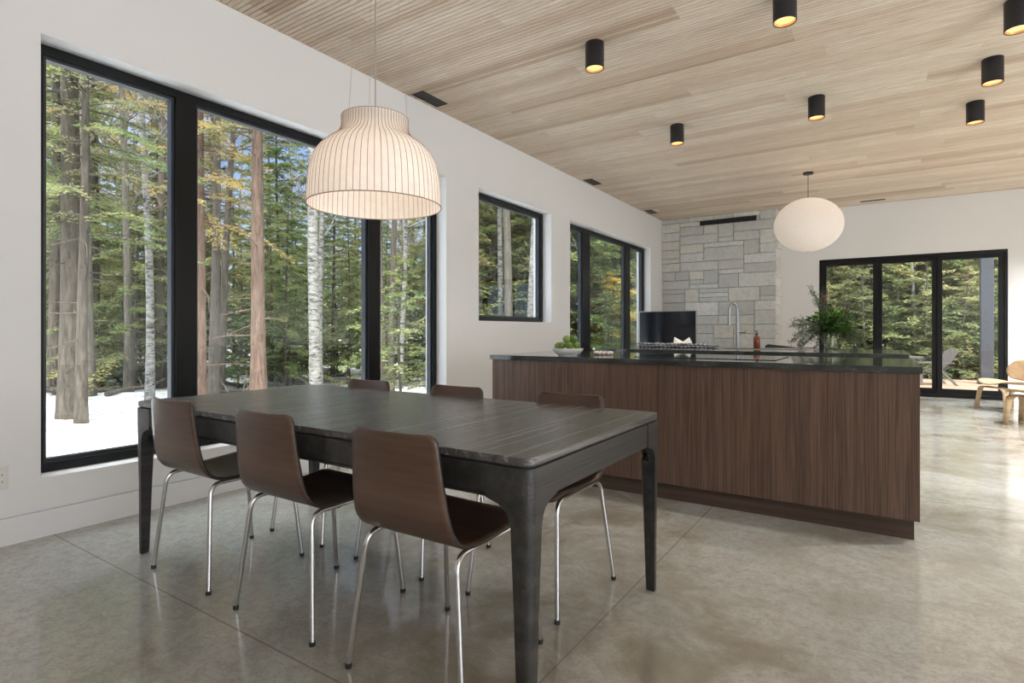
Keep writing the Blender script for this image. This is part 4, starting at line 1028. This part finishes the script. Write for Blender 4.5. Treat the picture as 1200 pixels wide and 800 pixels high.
def sector(px): return min(PANES, key=lambda p: 0 if p[0] <= px <= p[1] else min(abs(px-p[0]), abs(px-p[1])))[2]
def inview(px, m_): return any(a-m_ <= px <= b_+m_ for a, b_, c_ in PANES)
KIND = {'hemlock_tree': ('needled evergreen', 'tree'), 'bare_tree': ('thin leafless grey tree', 'tree'), 'birch_tree': ('thin white-barked birch', 'tree'), 'young_hemlock': ('short young evergreen', 'shrub')}
def lab(o, px, dp=20):
    k = o.name.split('.')[0]; a, c = KIND[k]; s = sector(px)
    z_ = gh(*o.location[:2]); big = 'tall ' if k == 'hemlock_tree' and o.scale[0] > .75 else 'low ' if k == 'hemlock_tree' and o.scale[0] < .5 else ''
    d_ = 'near the house' if dp < 16 else 'further back among the trees' if dp < 26 else 'deep in the woods'
    if px > 900: d_ = 'just past the deck' if dp < 18 else 'in the woods past the deck' if dp < 26 else 'deep in the woods'
    t = f'{big}{a} {d_} behind {s}'; tag(o, t, c, t)
rg = random.Random(9); placed = [gpos(p_, d_)[:2] for p_, d_ in ((84,8.4),(303,9.3),(371,9.2),(236,9.9),(190,13.5),(258,12.5),(586,13.5),(622,11.5),(468,13),(1061,22.5),(1115,23.5))]
def free(x, y, m_, r_=1):
    if -4.3-r_ < x < 8 and y < 17.1+r_*.8: return False
    return all((x-a)**2+(y-b_)**2 > m_*m_ for a, b_ in placed)
cnt = 0
for (lo_, hi_, d0_, d1_, nn, which) in ((-10, 560, 13, 20, 7, 'c'), (560, 800, 13, 20, 12, 'c'), (-10, 560, 12.5, 24, 44, 's'), (-10, 560, 20, 34, 11, 'c'), (560, 800, 19, 32, 18, 'c'), (-10, 560, 28, 48, 44, 's'), (560, 800, 30, 48, 18, 'c'), (930, 1215, 17, 23, 12, 'c'), (930, 1215, 23, 44, 34, 'c'),
                                        (20, 780, 10, 30, 52, 'b'), (940, 1200, 16, 30, 14, 'b'), (20, 780, 12.5, 22, 40, 'y'), (940, 1200, 13.8, 17.5, 40, 'y')):
    k = 0; tries = 0
    while k < nn and tries < 4000:
        tries += 1; px = rg.uniform(lo_, hi_); dp = rg.uniform(d0_, d1_); x, y, z = gpos(px, dp)
        if not free(x, y, {'c':1.5,'b':.8,'y':.9 if px < 900 else .55,'s':1.3}[which], {'c':2.6,'b':1.3,'y':.6,'s':1.3}[which]) or not inview(px, {'c':30,'b':6,'y':8,'s':20}[which]): continue
        P = rg.choice({'c':protos,'b':bares,'y':young,'s':protos}[which]); placed.append((x, y)); k += 1
        o = inst(P, px, dp, rg.uniform(0,6.28), rg.uniform(.8,1.15)*(.40*(1+max(0,dp-20)*.022) if which == 's' else .85 if px < 560 and which == 'c' else 1)); lab(o, px, dp)
# make sure every prototype stands somewhere
for P in protos+bares+young:
    if P.name not in used: lab(inst(P, 300, 40, 0, 1), 300, 40)
# fallen branches and logs on the snow
def log_mb(seed):
    g_ = random.Random(seed); L = g_.uniform(.8, 2.4); r_ = g_.uniform(.02,.065); pts = [(-L/2,0,.02),(-L/6,.05,.05),(L/6,-.04,.06),(L/2,.03,.03+g_.uniform(0,.25))]
    mb = MB().tube(pts, [r_,r_*.9,r_*.8,r_*.4], 7)
    for q in range(5):
        s = g_.uniform(-.4,.4)*L; mb.tube([(s,0,.05),(s+g_.uniform(-.2,.3),g_.uniform(-.3,.3),g_.uniform(.05,.4))], [r_*.35,.003], 4)
    return mb.build('fallen_branch', M['bark_dark'], None, smooth=60)
logs = [log_mb(90+i) for i in range(5)]
for i in range(28):
    px = (rg.uniform(55, 205) if i < 12 else rg.uniform(232, 500)) if i < 22 else rg.uniform(1080, 1170); dp = rg.uniform(9.2, 17) if i < 22 else rg.uniform(14.3,18)
    o = logs[i] if i < 5 else copy_tree(logs[i % 5]); put(o, px, dp, rg.uniform(0,6.28), rg.uniform(.9,1.5), .03)
    s = sector(px); tag(o, 'dark fallen branch lying on the snow behind '+s, 'branch', 'fallen branches behind '+s)
